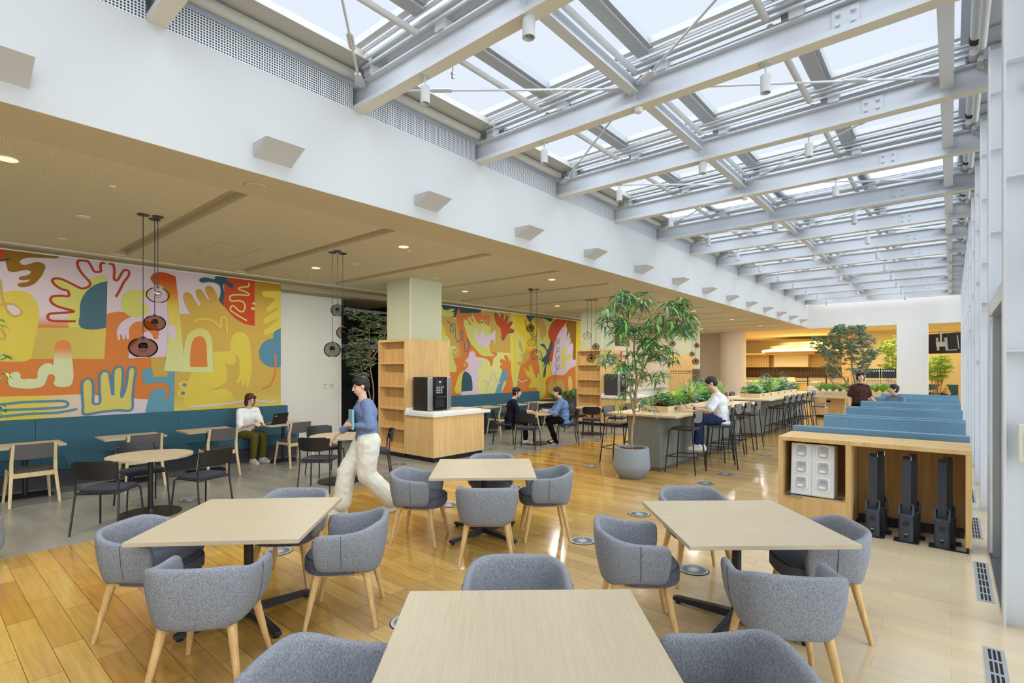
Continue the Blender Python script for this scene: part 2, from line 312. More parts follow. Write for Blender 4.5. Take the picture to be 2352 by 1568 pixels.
# ---- skylight
NB = range(-3, 14)
for k in NB:
    y = BY(k); mb = MB(); x1 = .3
    mb.box(XB - .2, x1, y + .064, y + .076, 4.62, 4.86).box(XB - .2, x1, y, y + .14, 4.855, 4.87)
    mb.box(XB - .2, x1, y, y + .14, 4.604, 4.65); mb.mi = 1; mb.box(XB - .2, x1, y, y + .14, 4.60, 4.6035); mb.mi = 0
    mb.box(-2.615, -2.605, y + .005, y + .064, 4.62, 4.86)
    b = tag(mb.build('roof_beam', ['steel', 'steel_soffit']), kind='structure')
    pl = MB().box(-.78, -.58, y + .052, y + .064, 4.645, 4.835).build('bolt_plate', 'steel', b)
    q = MB()
    for dx in (-.055, .055):
        for dz in (-.045, .045): q.cyl((-.68 + dx, y + .053, 4.74 + dz), (-.68 + dx, y + .022, 4.74 + dz), .015, n=6).cyl((-.68 + dx, y + .053, 4.74 + dz), (-.68 + dx, y + .045, 4.74 + dz), .022, n=12)
    q.build('bolt', 'steel', b); pl['label'] = 'grey bolted splice plate on the beam web'
    # rails above the beam
    mb = MB()
    for dy, z, h in ((-.05, 4.93, .022), (-.085, 4.975, .022), (-.12, 5.02, .03)): mb.box(XB + .25, .25, y + dy - .012, y + dy + .012, z, z + h)
    mb.box(XB + .25, .25, y + .17, y + .2, 4.95, 4.99).box(XB + .25, .25, y - .03, y + .16, 5.05, 5.1)
    for x in (-4.75, -3.62, -2.35, -1.1, .0): mb.box(x, x + .11, y - .02, y + .1, 4.87, 4.98)
    tag(mb.build('roof_rail', 'railalu'), kind='structure')
    mb = MB().box(XB + .2, .4, y - .2, y - .13, 5.07, 5.14).box(XB + .2, .4, y + .17, y + .24, 5.07, 5.14)
    tag(mb.build('skylight_frame', 'frame'), kind='structure')
    if k < 13:
        y2 = BY(k + 1)
        mb = MB()
        for x in (-3.84, -2.57, -1.28, -.0):
            mb.box(x + .07, x + .21, y + .2, y2 - .14, 5.02, 5.1).box(x + .21, x + .25, y + .2, y2 - .14, 5.05, 5.14)
        tag(mb.build('skylight_bar', 'bar'), kind='structure')
        mb = MB()
        for x in (-3.84, -2.57, -1.28): mb.cyl((x, y + .1, 4.94), (x, y2 - .06, 4.94), .032, n=12)
        tag(mb.build('blind_roller', 'white', smooth='auto'), kind='structure')
        mb = MB(); mb.box(-2.665, -2.555, y + .14, y2, 4.735, 4.748).box(-2.616, -2.604, y + .14, y2, 4.746, 4.84).box(-2.665, -2.555, y + .14, y2, 4.838, 4.85)
        mb.box(-.09, .02, y + .14, y2, 4.67, 4.685).box(-.04, -.028, y + .14, y2, 4.684, 4.84).box(-.09, .02, y + .14, y2, 4.838, 4.85)
        tag(mb.build('roof_purlin', 'steel'), kind='structure')
        w = tag(MB().box(XB + .2, .45, y + .2, y2 - .16, 5.15, 5.165).build('window_%d' % (k + 4), 'roofglass'), kind='structure')
        if k == 4: tag(MB().box(XB + .35, .15, y + .16, y2 - .14, 4.99, 4.995).build('roller_blind', 'blind'), 'beige roller blind drawn across one skylight bay', 'blind')
        mb = MB().box(XB + .03, XB + .36, y + .16, y2 - .02, 5.0, 5.02).box(XB + .36, XB + .38, y + .16, y2 - .02, 4.97, 5.04).cyl((XB + .07, y + .16, 4.94), (XB + .07, y2 - .03, 4.94), .055, n=12)
        tag(mb.build('blind_housing', 'housing', smooth='auto'), kind='structure')
def perf():
    m = mat('perf', (212, 214, 218), .5, kind='speck', rgb2=(22, 24, 28), scale=(1, 42, 42), amt=.30)
    for n in m.node_tree.nodes:
        if n.type == 'TEX_VORONOI': n.inputs['Randomness'].default_value = 0; n.voronoi_dimensions = '3D'
perf()
for k in NB:
    if k < 13: bx('wall_perforated', 'perf', XB - .012, XB, BY(k) + .14, BY(k + 1), 4.6, 4.86)
# bracing rods
ORD = ('first', 'second', 'third', 'fourth', 'fifth', 'sixth', 'seventh', 'eighth', 'ninth', 'tenth', 'eleventh', 'twelfth', 'thirteenth', 'fourteenth')
def rod(p, q):
    p, q = Vector(p), Vector(q); d = (q - p).normalized(); t = thing('tie_rod', 'x', 'tie rod', p, 0, 'diagonal tie rods under the skylight'); L = (q - p).length
    MB().tube([(0, 0, 0), d * L], .0125, 8).build('rod', 'steel', t)
    side = Vector((-d.y, d.x, 0)) * .022; a = d * (L * .68); b2 = d * (L * .68 + .26)
    MB().tube([a, a + d * .03 + side, b2 - d * .03 + side, b2], .011, 6).tube([a, a + d * .03 - side, b2 - d * .03 - side, b2], .011, 6).build('turnbuckle', 'steel', t)
    n = Vector((-d.y, d.x, 0)) * .05
    for e, sg in ((Vector((0, 0, 0)), 1), (d * L, -1)):
        g = MB(); pp = [e - n * 1.2 - d * sg * .05, e + n * 1.2 - d * sg * .05, e + n * .6 + d * sg * .2, e - n * .6 + d * sg * .2]
        g.prism([(v.x, v.y) for v in pp], e.z - .012, e.z + .012); g.cyl(e + Vector((0, 0, -.03)), e + Vector((0, 0, .03)), .02, n=8).build('gusset_plate', 'steel', t)
    return t
for k in range(0, 13):
    ym, ys = (k + 1, k) if k % 2 else (k, k + 1)
    for sx, xs in ((-1, -4.82), (1, -.13)):
        yy = lambda j: BY(j) + (.16 if j == k else -.02)
        r = rod((-2.61 + sx * .12, yy(ym), 4.82), (xs, yy(ys), 4.82))
        r['label'] = 'thin grey tie rod with turnbuckle, %s half of the %s skylight bay' % ('left' if sx < 0 else 'right', ORD[k])
# wedge uplights
for k in range(-1, 13):
    y0 = 2.13 + PY * k; t = thing('wedge_uplight', 'white wedge-shaped uplight on the bulkhead, %s' % ({-1: 'cut by the left edge of the photo', 0: 'nearest one seen whole', 12: 'farthest, beside the end wall'}.get(k, ORD[k] + ' of those seen whole')), 'wall light', (XB, y0, 3.76), 0, 'wedge uplights along the bulkhead')
    MB().poly([(0, 0, 0), (.28, 0, .12), (.28, .365, .12), (0, .365, 0)]); mb = MB()
    v = [(.0, 0, 0), (.28, 0, .118), (.28, 0, .124), (0, 0, .13), (0, .365, 0), (.28, .365, .118), (.28, .365, .124), (0, .365, .13)]
    vs = [mb.b.verts.new(p) for p in v]
    for i in ((0, 1, 2, 3), (7, 6, 5, 4), (0, 4, 5, 1), (1, 5, 6, 2), (2, 6, 7, 3), (3, 7, 4, 0)): mb.b.faces.new([vs[j] for j in i])
    mb.build('housing', 'white', t)
    MB().box(.03, .2, .05, .315, .128, .132).build('diffuser', 'plastic_white', t)
# glass wall
for j in range(-5, 12):
    y = 4.91 + PY * j; mb = MB()
    mb.box(XG, XG + .014, y, y + .2, 0, 4.9).box(XG + .33, XG + .345, y, y + .2, 0, 4.9).box(XG, XG + .34, y + .09, y + .102, 0, 4.9)
    for z in (1.9 + .35 * (j % 3), 3.1, 3.9, 4.45): mb.box(XG + .01, XG + .335, y + .005, y + .09, z, z + .012)
    tag(mb.build('steel_column', 'steelcol'), kind='structure')
    mb = MB().box(XG + .35, XG + .4, y + .05, y + .12, 0, 5.1).box(XG + .35, XG + .4, y + .1, y + PY + .1, 0, .08).box(XG + .35, XG + .4, y + .1, y + PY + .1, 2.5, 2.56).box(XG + .33, XG + .42, y + .1, y + PY + .1, 4.9, 5.12).box(XG + .35, XG + .4, y + .98, y + 1.03, 0, 4.9)
    tag(mb.build('window_frame', 'steel'), kind='structure')
    tag(MB().box(XG + .37, XG + .38, y + .1, y + PY + .1, .08, 4.9).build('window_%d' % (j + 30), 'pane'), kind='structure')
    # shade tube and black band by each column head
    if -1 <= j <= 8:
        t = thing('shade_tube', 'white blind tube with black band at the %s column head from the camera' % ORD[j + 1], 'blind tube', (XG - .1, y + 1.75, 4.3), 0, 'blind tubes at the column heads')
        MB().tube([(0, -1.7, .62), (0, -.08, .62)], .042, 12).build('tube', 'white', t, smooth='auto'); MB().tube([(0, -.1, .62), (0, .0, .62)], .048, 12).build('band', 'rubber', t, smooth='auto'); MB().tube([(.05, -1.7, .53), (.05, -.04, .53)], .03, 10).build('lower_tube', 'white', t, smooth='auto')
d = MB().box(.3, .4, 5.11, 5.17, 0, 2.34).box(.3, .4, 6.68, 6.78, 0, 2.34).box(.28, .42, 5.11, 6.78, 2.28, 2.42).box(.33, .37, 5.9, 5.95, 0, 2.3)
struct('door_1', d, 'alu', bevel=.003); struct('door_1_glass', MB().box(.345, .35, 5.17, 6.68, .05, 2.28), 'pane'); struct('door_1_sill', MB().box(.28, .62, 5.11, 6.8, 0, .006), 'dark_alu')
bx('wall_fascia', 'steel', XG - .02, XG + .42, YB, 27.2, 5.1, 5.4)
bx('trim_gutter', 'housing', XB - .3, XB + .2, YB, 27.2, 5.12, 5.15)
# ================================================================ MURALS (painted on the wall plane)
MUR = dict(y=(204, 184, 74), o=(200, 118, 56), p=(206, 190, 196), oc=(186, 156, 76), g=(196, 198, 154), lime=(196, 194, 104), t=(70, 102, 116), dk=(48, 80, 92), b=(96, 146, 164), r=(184, 66, 28), do=(140, 100, 20), gy=(200, 186, 96), rl=(168, 62, 24), pk=(204, 184, 202), bl=(84, 128, 150))
for n_, c_ in MUR.items(): mat('m_' + n_, c_, .6, spec=.2)
zt = 3.563
gradmat('m_pil', 'Z', [(1.2, (198, 204, 160)), (2.2, (196, 198, 128)), (2.9, (205, 180, 70)), (3.15, (190, 120, 30)), (3.4, (180, 70, 20))])
gradmat('m_pinkO', 'Z', [(1.0, (200, 118, 56)), (2.44, (200, 118, 56)), (2.62, (206, 190, 196)), (3.5, (206, 190, 196))])
gradmat('m_bot', 'Y', [(-2.0, (206, 188, 80)), (1.35, (206, 188, 80)), (2.1, (206, 190, 196)), (4, (206, 190, 196))])
gradmat('m_rect', 'Y', [(1.2, (184, 160, 80)), (2.4, (204, 186, 90)), (3.2, (208, 190, 96))])
gradmat('m_tan', 'Z', [(.9, (206, 196, 96)), (1.3, (190, 160, 78)), (3.0, (190, 156, 70)), (3.5, (166, 124, 30))])
gradmat('m_worm', 'Z', [(1.0, (198, 204, 160)), (1.9, (198, 204, 160)), (2.1, (206, 130, 70))])
gradmat('m_yg', 'Y', [(9, (206, 204, 130)), (12.4, (206, 204, 130)), (13.0, (214, 184, 50)), (17, (214, 184, 50))])
class Mural:
    def __init__(s, ox, oy, sc): s.mb = MB(); s.mats = []; s.o = (ox, oy, sc); s.x = XW + .002
    def pt(s, p): q = atx(s.o[0] + p[0] / s.o[2], s.o[1] + p[1] / s.o[2], XW); return (q.y, min(q.z, zt))
    def idx(s, m):
        if m not in s.mats: s.mats.append(m)
        return s.mats.index(m)
    def fill(s, m, pts, sm=True):
        s.x += .0002; x = s.x; s.mb.mi = s.idx('m_' + m); P = [Vector((q[0], q[1], 0)) for q in [s.pt(p) for p in pts]]; N = len(P); T = []
        for i in range(N):   # smooth outline that keeps its sharp corners
            a, b = P[i] - P[i - 1], P[(i + 1) % N] - P[i]; sharp = a.length < 1e-6 or b.length < 1e-6 or a.angle(b) > (2.3 if sm else 1.0) or max(a.length, b.length) > (9 if sm else 3.2) * min(a.length, b.length)
            T.append(Vector((0, 0, 0)) if sharp else (a.normalized() + b.normalized()).normalized())
        V = []
        for i in range(N):
            a, b = P[i], P[(i + 1) % N]; L = (b - a).length; ta, tb = T[i] * L, T[(i + 1) % N] * L; n = 5 if (T[i].length or T[(i + 1) % N].length) else 1
            for k in range(n):
                t = k / n; V.append(a * (2 * t ** 3 - 3 * t * t + 1) + ta * (t ** 3 - 2 * t * t + t) + b * (3 * t * t - 2 * t ** 3) + tb * (t ** 3 - t * t))
        for v in V: v.y = min(v.y, zt)
        vs = [s.mb.b.verts.new((x, v.x, v.y)) for v in V]
        for t in tessellate_polygon([V]):
            try: s.mb._tag(s.mb.b.faces.new([vs[i] for i in t]))
            except ValueError: pass
    def line(s, m, pts, w, closed=False):
        s.x += .0003; s.mb.mi = s.idx('m_' + m)
        P = [Vector((a[0], min(a[1], zt - w / 2), 0)) for a in spline([(q[0], q[1], 0) for q in [s.pt(p) for p in pts]], closed, 5)]
        if closed: P.append(P[0])
        for e in (P[0], P[-1]): s.disc(e, w / 2, s.x - .00012)
        prev = None
        for i, p in enumerate(P):
            s.x += .000008; x = s.x
            t = (P[min(i + 1, len(P) - 1)] - P[max(i - 1, 0)]).normalized(); n = Vector((-t.y, t.x, 0)) * w / 2
            c = [s.mb.b.verts.new((x, (p + n).x, (p + n).y)), s.mb.b.verts.new((x, (p - n).x, (p - n).y))]
            if prev: s.mb._tag(s.mb.b.faces.new((prev[0], prev[1], c[1], c[0])))
            prev = c
    def disc(s, e, r, x, ry=None):
        s.mb._tag(s.mb.b.faces.new([s.mb.b.verts.new((x, e.x + r * math.cos(a * PI / 8), e.y + (ry or r) * math.sin(a * PI / 8))) for a in range(16)]))
    def eye(s, m, p, r, ry=None): s.x += .0003; s.mb.mi = s.idx('m_' + m); q = s.pt(p); s.disc(Vector((q[0], q[1], 0)), r, s.x, ry)
    def done(s, label):
        return single('mural', s.mb, s.mats, label, 'mural', fix=False)
A = Mural(0, 560, 3.733)
A.fill('pinkO', [(-700, -60), (2401, 330), (2401, 1500), (-700, 1700)], False)
A.fill('bot', [(-700, 1320), (0, 1307), (400, 1300), (700, 1290), (1100, 1320), (1275, 1333), (1275, 1560), (-700, 1660)], False)
A.fill('o', [(-400, 1040), (0, 1010), (100, 992), (265, 985), (893, 985), (917, 600), (1040, 580), (1130, 622), (1300, 640), (1440, 700), (1440, 965), (1410, 1090), (1500, 1100), (1490, 1338), (1270, 1333), (1145, 1325), (700, 1290), (400, 1300), (0, 1308), (-400, 1320)], False)
A.fill('r', [(-400, -20), (55, 20), (55, 130), (-400, 150)], False); A.fill('do', [(55, 42), (512, 90), (495, 122), (400, 122), (210, 125), (172, 150), (185, 175), (330, 155), (385, 180), (380, 230), (330, 310), (290, 345), (240, 365), (170, 368), (148, 352), (160, 338), (240, 322), (255, 303), (180, 310), (158, 295), (170, 283), (250, 260), (262, 235), (75, 235), (60, 200)])
A.line('dk', [(-100, 155), (0, 142), (74, 131)], .03)
A.fill('y', [(-300, 520), (-100, 460), (60, 410), (150, 400), (230, 415), (290, 460), (330, 540), (335, 620), (320, 740), (265, 985), (0, 1010), (-300, 1040)])
A.line('oc', [(-40, 540), (40, 515), (120, 520), (180, 570), (180, 600), (120, 622), (70, 580), (20, 460), (0, 310)], .035); A.fill('p', [(60, 535), (120, 530), (172, 575), (165, 600), (120, 608), (85, 580)]); A.line('oc', [(-20, 720), (20, 745), (45, 790), (30, 815), (-10, 810)], .035)
A.fill('rect', [(325, 717), (910, 722), (893, 985), (265, 985)], False)
A.fill('lime', [(590, 718), (590, 600), (630, 580), (560, 556), (500, 535), (440, 495), (440, 460), (480, 448), (585, 446), (578, 403), (500, 370), (455, 315), (475, 300), (530, 305), (620, 345), (708, 382), (772, 343), (757, 310), (800, 285), (918, 264), (921, 330), (912, 718)], False)
A.line('rl', [(640, 663), (540, 664), (440, 658), (410, 632), (425, 600), (500, 592), (635, 580), (560, 556), (480, 530), (435, 490), (448, 452), (520, 444), (588, 446), (580, 402), (530, 388), (470, 350), (448, 312), (475, 296), (530, 303), (620, 345), (708, 382), (775, 343), (700, 250), (664, 180), (676, 142), (710, 127), (745, 140), (775, 180), (810, 237), (862, 235), (860, 190), (875, 155), (893, 150)], .036)
A.line('rl', [(940, 153), (965, 168), (980, 220), (978, 300), (1008, 308), (1050, 240), (1080, 223), (1105, 240), (1100, 275), (1060, 330), (1035, 380), (997, 448)], .036)
A.fill('t', [(692, 716), (684, 600), (690, 500), (730, 420), (790, 365), (850, 335), (920, 320), (920, 322), (910, 719), (908, 719)])
A.fill('pk', [(1130, 400), (1440, 340), (1440, 965), (1100, 982), (1115, 900), (1210, 800), (1230, 760), (1270, 748), (1300, 770), (1315, 815), (1352, 818), (1357, 730), (1300, 668), (1190, 664), (1130, 690), (1105, 740), (1110, 810), (1092, 820), (1080, 800), (1070, 770), (1066, 775), (1072, 815), (1055, 822), (1040, 775), (1028, 778), (1030, 822), (1012, 825), (1000, 760), (1020, 700), (1070, 650), (1130, 622)], False)
A.fill('lime', [(1130, 625), (1070, 590), (1040, 530), (1045, 460), (1080, 410), (1150, 392), (1240, 392), (1290, 420), (1225, 470), (1210, 510), (1262, 530), (1265, 590), (1230, 622)])
A.fill('worm', [(130, 1095), (170, 1110), (183, 1155), (250, 1155), (315, 1153), (320, 1100), (350, 1050), (400, 1023), (440, 1028), (455, 1045), (465, 950), (478, 850), (510, 828), (550, 825), (595, 845), (612, 920), (620, 1000), (622, 1180), (600, 1215), (540, 1227), (480, 1218), (460, 1195), (470, 1160), (465, 1130), (440, 1117), (415, 1125), (400, 1160), (370, 1215), (320, 1234), (140, 1234), (80, 1215), (70, 1170), (85, 1120)])
A.fill('oc', [(1290, 975), (1418, 965), (1405, 1090), (1440, 1093), (1435, 1137), (1315, 1142), (1300, 1090)], False)
A.fill('b', [(1215, 1140), (1230, 1080), (1270, 1065), (1305, 1085), (1312, 1138), (1380, 1140), (1437, 1137), (1440, 1095), (1500, 1095), (1496, 1300), (1490, 1500), (1380, 1500), (1272, 1500), (1275, 1320), (1300, 1265), (1360, 1237), (1420, 1250), (1435, 1290), (1405, 1308), (1420, 1325), (1450, 1300), (1455, 1250), (1430, 1205), (1370, 1187), (1250, 1197)])
A.fill('gy', [(720, 1460), (705, 1300), (705, 1190), (745, 1155), (780, 1165), (797, 1210), (798, 1300), (800, 1368), (855, 1360), (850, 1150), (870, 1100), (905, 1090), (935, 1110), (945, 1180), (968, 1300), (970, 1110), (990, 1065), (1020, 1052), (1050, 1075), (1050, 1170), (1040, 1318), (1080, 1220), (1100, 1080), (1130, 1055), (1160, 1080), (1145, 1200), (1125, 1420), (1000, 1425), (860, 1440)], False)
A.line('bl', [(722, 1458), (712, 1380), (705, 1300), (705, 1190), (745, 1155), (780, 1165), (797, 1210), (798, 1300), (800, 1366), (855, 1360), (853, 1250), (852, 1150), (870, 1100), (905, 1090), (935, 1110), (945, 1180), (968, 1298), (970, 1110), (990, 1065), (1020, 1052), (1050, 1075), (1050, 1170), (1040, 1316), (1080, 1220), (1100, 1080), (1130, 1055), (1160, 1080), (1145, 1200), (1135, 1310), (1125, 1420), (1000, 1425), (860, 1440)], .036, True)
A.line('bl', [(-300, 1400), (0, 1375), (200, 1355), (400, 1348), (540, 1345), (582, 1370), (550, 1397), (400, 1408), (0, 1425), (-300, 1440)], .034); A.line('bl', [(-300, 1510), (0, 1480), (250, 1455), (500, 1443), (652, 1415)], .034)
A.o = (360, 580, 3.92)
A.fill('tan', [(150, 1500), (162, 1073), (242, 1070), (205, 552), (250, 552), (302, 552), (260, 470), (240, 400), (250, 365), (280, 357), (310, 375), (375, 480), (405, 465), (355, 380), (355, 340), (385, 328), (410, 345), (460, 430), (478, 418), (438, 340), (445, 308), (475, 300), (510, 325), (560, 430), (590, 480), (870, 240), (1114, 270), (1114, 1500)], False)
A.fill('r', [(600, 200), (628, 218), (878, 246), (880, 658), (790, 640), (690, 580), (610, 490), (585, 470), (605, 380)], False)
A.fill('dk', [(380, 250), (400, 228), (450, 225), (522, 238), (530, 200), (630, 215), (625, 250), (670, 270), (688, 300), (680, 320), (650, 310), (607, 280), (608, 380), (590, 470), (560, 430), (572, 380), (565, 300), (530, 275), (470, 265), (400, 268)])
A.fill('pil', [(-60, 230), (-30, 190), (20, 175), (90, 185), (168, 215), (205, 560), (242, 940), (250, 830), (270, 760), (310, 710), (370, 682), (430, 690), (475, 730), (497, 800), (508, 1070), (400, 1075), (62, 1065), (90, 870), (100, 600), (92, 480), (85, 370), (40, 300), (-20, 290)], False)
A.fill('o', [(298, 1028), (300, 900), (320, 800), (350, 760), (385, 752), (420, 765), (443, 810), (450, 930), (455, 1028)], False); A.fill('pk', [(100, 670), (130, 648), (160, 680), (165, 760), (140, 782), (115, 740)])
A.line('lime', [(828, 278), (820, 305), (750, 315), (735, 330), (790, 350), (825, 370), (820, 385), (750, 380), (670, 385), (655, 410), (670, 435), (740, 433), (780, 450), (793, 490), (775, 530), (740, 525), (690, 480), (665, 490), (665, 520), (720, 560), (805, 610)], .03)
A.eye('lime', (872, 458), .035, .026); A.eye('lime', (863, 503), .04, .028)
A.fill('y', [(1114, 345), (960, 345), (945, 370), (960, 400), (1070, 415), (985, 500), (985, 525), (1010, 530), (1085, 492), (1090, 510), (960, 600), (955, 625), (980, 640), (1080, 590), (1095, 600), (965, 700), (955, 730), (980, 745), (1114, 690)], False)
A.fill('bl', [(1114, 680), (1050, 720), (1050, 772), (990, 785), (935, 840), (918, 900), (935, 970), (985, 1015), (1060, 1033), (1114, 1028)], False); A.line('o', [(1063, 915), (1067, 1050), (1050, 1130), (1010, 1200), (950, 1225)], .035)
A.fill('y', [(505, 895), (655, 885), (665, 800), (690, 735), (745, 713), (800, 735), (835, 830), (850, 980), (845, 1100), (825, 1200), (800, 1215), (800, 1160), (775, 1200), (755, 1195), (765, 1145), (730, 1180), (710, 1170), (740, 1100), (742, 1020), (730, 940), (705, 925), (710, 980), (680, 1015), (640, 1010), (612, 985), (632, 1090), (620, 1160), (560, 1205), (445, 1245), (520, 1235), (600, 1228), (660, 1250), (690, 1310), (692, 1500), (250, 1500), (245, 1290), (265, 1190), (310, 1080), (508, 1070)], False)
for q in ((240, 1190), (225, 1265)): A.eye('y', q, .085, .075); A.eye('bl', (q[0] + 8, q[1]), .036, .034)
A.line('y', [(340, 620), (380, 600), (440, 598), (510, 620), (570, 672), (575, 600), (597, 580), (620, 600), (632, 725)], .036)
A.line('pk', [(295, 1387), (450, 1375), (690, 1352), (780, 1335), (900, 1332), (1035, 1345), (1060, 1320)], .034)
A.done('large painted mural of hands and faces behind the nearer banquette')
B = Mural(1000, 680, 6.03)
B.fill('yg', [(-300, 70), (2010, 352), (2010, 1450), (-300, 1500)], False)
B.fill('o', [(200, 1390), (200, 1048), (290, 1030), (250, 860), (350, 820), (285, 300), (320, 155), (345, 235), (610, 230), (640, 190), (655, 265), (760, 265), (760, 600), (860, 800), (835, 835), (800, 860), (795, 930), (765, 985), (745, 900), (640, 850), (560, 840), (500, 1000), (360, 1385)], False)
B.fill('dk', [(-100, 90), (640, 190), (612, 230), (345, 235), (320, 155), (285, 290), (88, 290), (-100, 280)], False)
B.fill('oc', [(-100, 250), (88, 275), (240, 280), (300, 340), (350, 820), (250, 860), (88, 700), (-100, 700)], False); B.fill('lime', [(-100, 130), (88, 140), (110, 180), (150, 192), (250, 175), (262, 195), (235, 212), (262, 230), (238, 245), (270, 262), (200, 285), (100, 272), (-100, 260)]); B.fill('y', [(60, 370), (100, 390), (130, 450), (140, 540), (60, 560)]); B.fill('lime', [(0, 560), (88, 540), (150, 545), (200, 600), (215, 690), (270, 690), (278, 720), (230, 750), (262, 900), (290, 1030), (200, 1045), (0, 1045)])
B.line('pk', [(250, 690), (285, 720), (285, 770), (260, 780), (245, 760)], .03); B.line('t', [(165, 340), (240, 420), (245, 480), (215, 495), (205, 450), (235, 380), (270, 400), (280, 560), (310, 630), (370, 580), (380, 490), (350, 480), (355, 540), (400, 640), (405, 740), (440, 770), (470, 650), (455, 600), (440, 620), (485, 710)], .028)
B.fill('lime', [(390, 350), (410, 320), (440, 330), (480, 400), (495, 390), (450, 310), (460, 285), (485, 300), (520, 362), (530, 355), (495, 275), (510, 255), (535, 290), (570, 350), (620, 385), (625, 340), (650, 320), (665, 350), (670, 385), (680, 340), (700, 335), (712, 400), (765, 430), (765, 770), (835, 825), (640, 820), (560, 740), (480, 640), (410, 450)])
B.eye('t', (644, 362), .028, .045); B.eye('t', (690, 365), .028, .045)
B.fill('pk', [(545, 470), (570, 455), (600, 560), (640, 480), (675, 480), (680, 560), (720, 540), (760, 540), (820, 465), (828, 680), (790, 600), (750, 640), (715, 715), (660, 690), (590, 660)])
B.fill('oc', [(660, 205), (1040, 240), (1037, 785), (768, 772), (765, 600), (800, 610), (825, 680), (832, 465), (762, 525), (755, 268), (655, 268)], False)
h = [(930, 610), (905, 450), (850, 380), (815, 260), (835, 235), (870, 270), (892, 320), (915, 245), (938, 262), (938, 375), (985, 280), (1006, 290), (970, 400), (1040, 352), (1065, 365), (1000, 450), (1075, 460), (1078, 500), (1000, 512)]
B.fill('r', h); B.line('dk', h, .022, True)
B.fill('lime', [(1100, 440), (1150, 520), (1210, 560), (1240, 700), (1190, 900), (1165, 1300), (1165, 1400), (1050, 1400), (1050, 1200), (1090, 1100), (1100, 700)]); B.fill('oc', [(1270, 275), (1300, 350), (1330, 560), (1400, 640), (1350, 400)])
B.fill('lime', [(1440, 300), (1600, 350), (1570, 500), (1600, 700), (1570, 900), (1460, 1130), (1400, 900), (1400, 640)]); B.fill('oc', [(1350, 300), (1460, 300), (1530, 420), (1530, 550), (1500, 560), (1480, 610), (1450, 560), (1430, 450), (1380, 380)])
B.fill('o', [(895, 960), (940, 950), (890, 890), (910, 870), (990, 910), (950, 830), (970, 810), (1010, 860), (1030, 930), (1042, 850), (1045, 1010), (1050, 1400), (920, 1400), (985, 1170), (990, 1030), (930, 1020)]); B.fill('b', [(930, 1022), (992, 1025), (990, 1165), (940, 1200), (910, 1420), (800, 1420)], False)
B.fill('pk', [(450, 850), (470, 780), (510, 758), (550, 790), (560, 850), (600, 890), (650, 880), (655, 930), (580, 1000), (600, 1100), (570, 1200), (600, 1420), (350, 1420), (360, 1330), (510, 1305), (490, 1130), (400, 1040), (440, 990), (450, 930), (410, 900)]); B.line('y', [(405, 935), (395, 960), (415, 965), (425, 935)], .03)
B.fill('y', [(275, 1335), (290, 1180), (340, 1070), (405, 1040), (400, 1200), (355, 1330)]); B.fill('dk', [(358, 1318), (365, 1160), (400, 1045), (450, 1060), (495, 1120), (510, 1304), (508, 1306), (360, 1320)])
B.line('pk', [(655, 1155), (760, 1175), (790, 1060), (815, 1045), (840, 1130), (895, 1200), (830, 1220), (790, 1290), (740, 1330), (715, 1310), (740, 1210), (700, 1180)], .03, True)
B.fill('dk', [(1260, 262), (1620, 305), (1595, 350), (1530, 320), (1460, 300), (1350, 300), (1310, 360), (1285, 330)]); B.fill('r', [(1670, 318), (1840, 330), (1720, 480), (1650, 640), (1610, 900), (1570, 900), (1600, 650), (1560, 540), (1580, 430)])
B.fill('do', [(1830, 330), (1950, 345), (1940, 900), (1900, 870), (1895, 650), (1840, 700), (1810, 430)], False)
B.fill('pk', [(1615, 1090), (1630, 800), (1680, 560), (1760, 440), (1815, 430), (1815, 520), (1790, 650), (1850, 485), (1855, 560), (1820, 665), (1868, 565), (1870, 620), (1845, 720), (1890, 645), (1905, 880), (1940, 885), (1930, 965), (1850, 1010), (1780, 1092), (1700, 1090)])
B.fill('o', [(1500, 1400), (1505, 1260), (1540, 1150), (1620, 1095), (1780, 1090), (1860, 1010), (1940, 960), (1940, 1400)], False); B.fill('oc', [(1560, 1330), (1575, 1200), (1620, 1150), (1625, 1200), (1720, 1150), (1775, 1190), (1780, 1340)]); B.fill('lime', [(1845, 1290), (1850, 1110), (1870, 1110), (1890, 1290), (1870, 1330)])
B.fill('o', [(1180, 950), (1240, 850), (1330, 740), (1390, 730), (1420, 900), (1450, 1105), (1420, 1060), (1405, 1120), (1385, 1140), (1350, 1050), (1300, 960), (1290, 1060), (1250, 1070), (1320, 1180), (1290, 1250), (1400, 1270), (1430, 1420), (1165, 1420)]); B.fill('y', [(1215, 975), (1310, 1040), (1315, 940), (1340, 1000), (1400, 1140), (1500, 1140), (1500, 1400), (1430, 1400), (1400, 1270), (1290, 1255), (1330, 1170), (1260, 1080)])
B.fill('oc', [(1150, 640), (1170, 620), (1230, 800), (1265, 730), (1285, 750), (1300, 850), (1250, 910), (1150, 955), (1130, 930), (1220, 880), (1150, 800), (1225, 820)])
B.fill('dk', [(1440, 670), (1500, 660), (1550, 740), (1600, 625), (1620, 640), (1570, 870), (1595, 1020), (1555, 930), (1500, 1130), (1490, 1100), (1530, 930), (1470, 1000), (1500, 920), (1465, 900), (1540, 780)])
lp = [(1680, 490), (1672, 560)]
for q in range(4):
    cy0 = 625 + q * 120; lp += [(1672 - q * 2, cy0 - 20), (1690, cy0 + 30), (1712, cy0 + 5), (1708, cy0 - 35), (1690, cy0 - 20), (1676, cy0 + 30), (1660, cy0 + 70)]
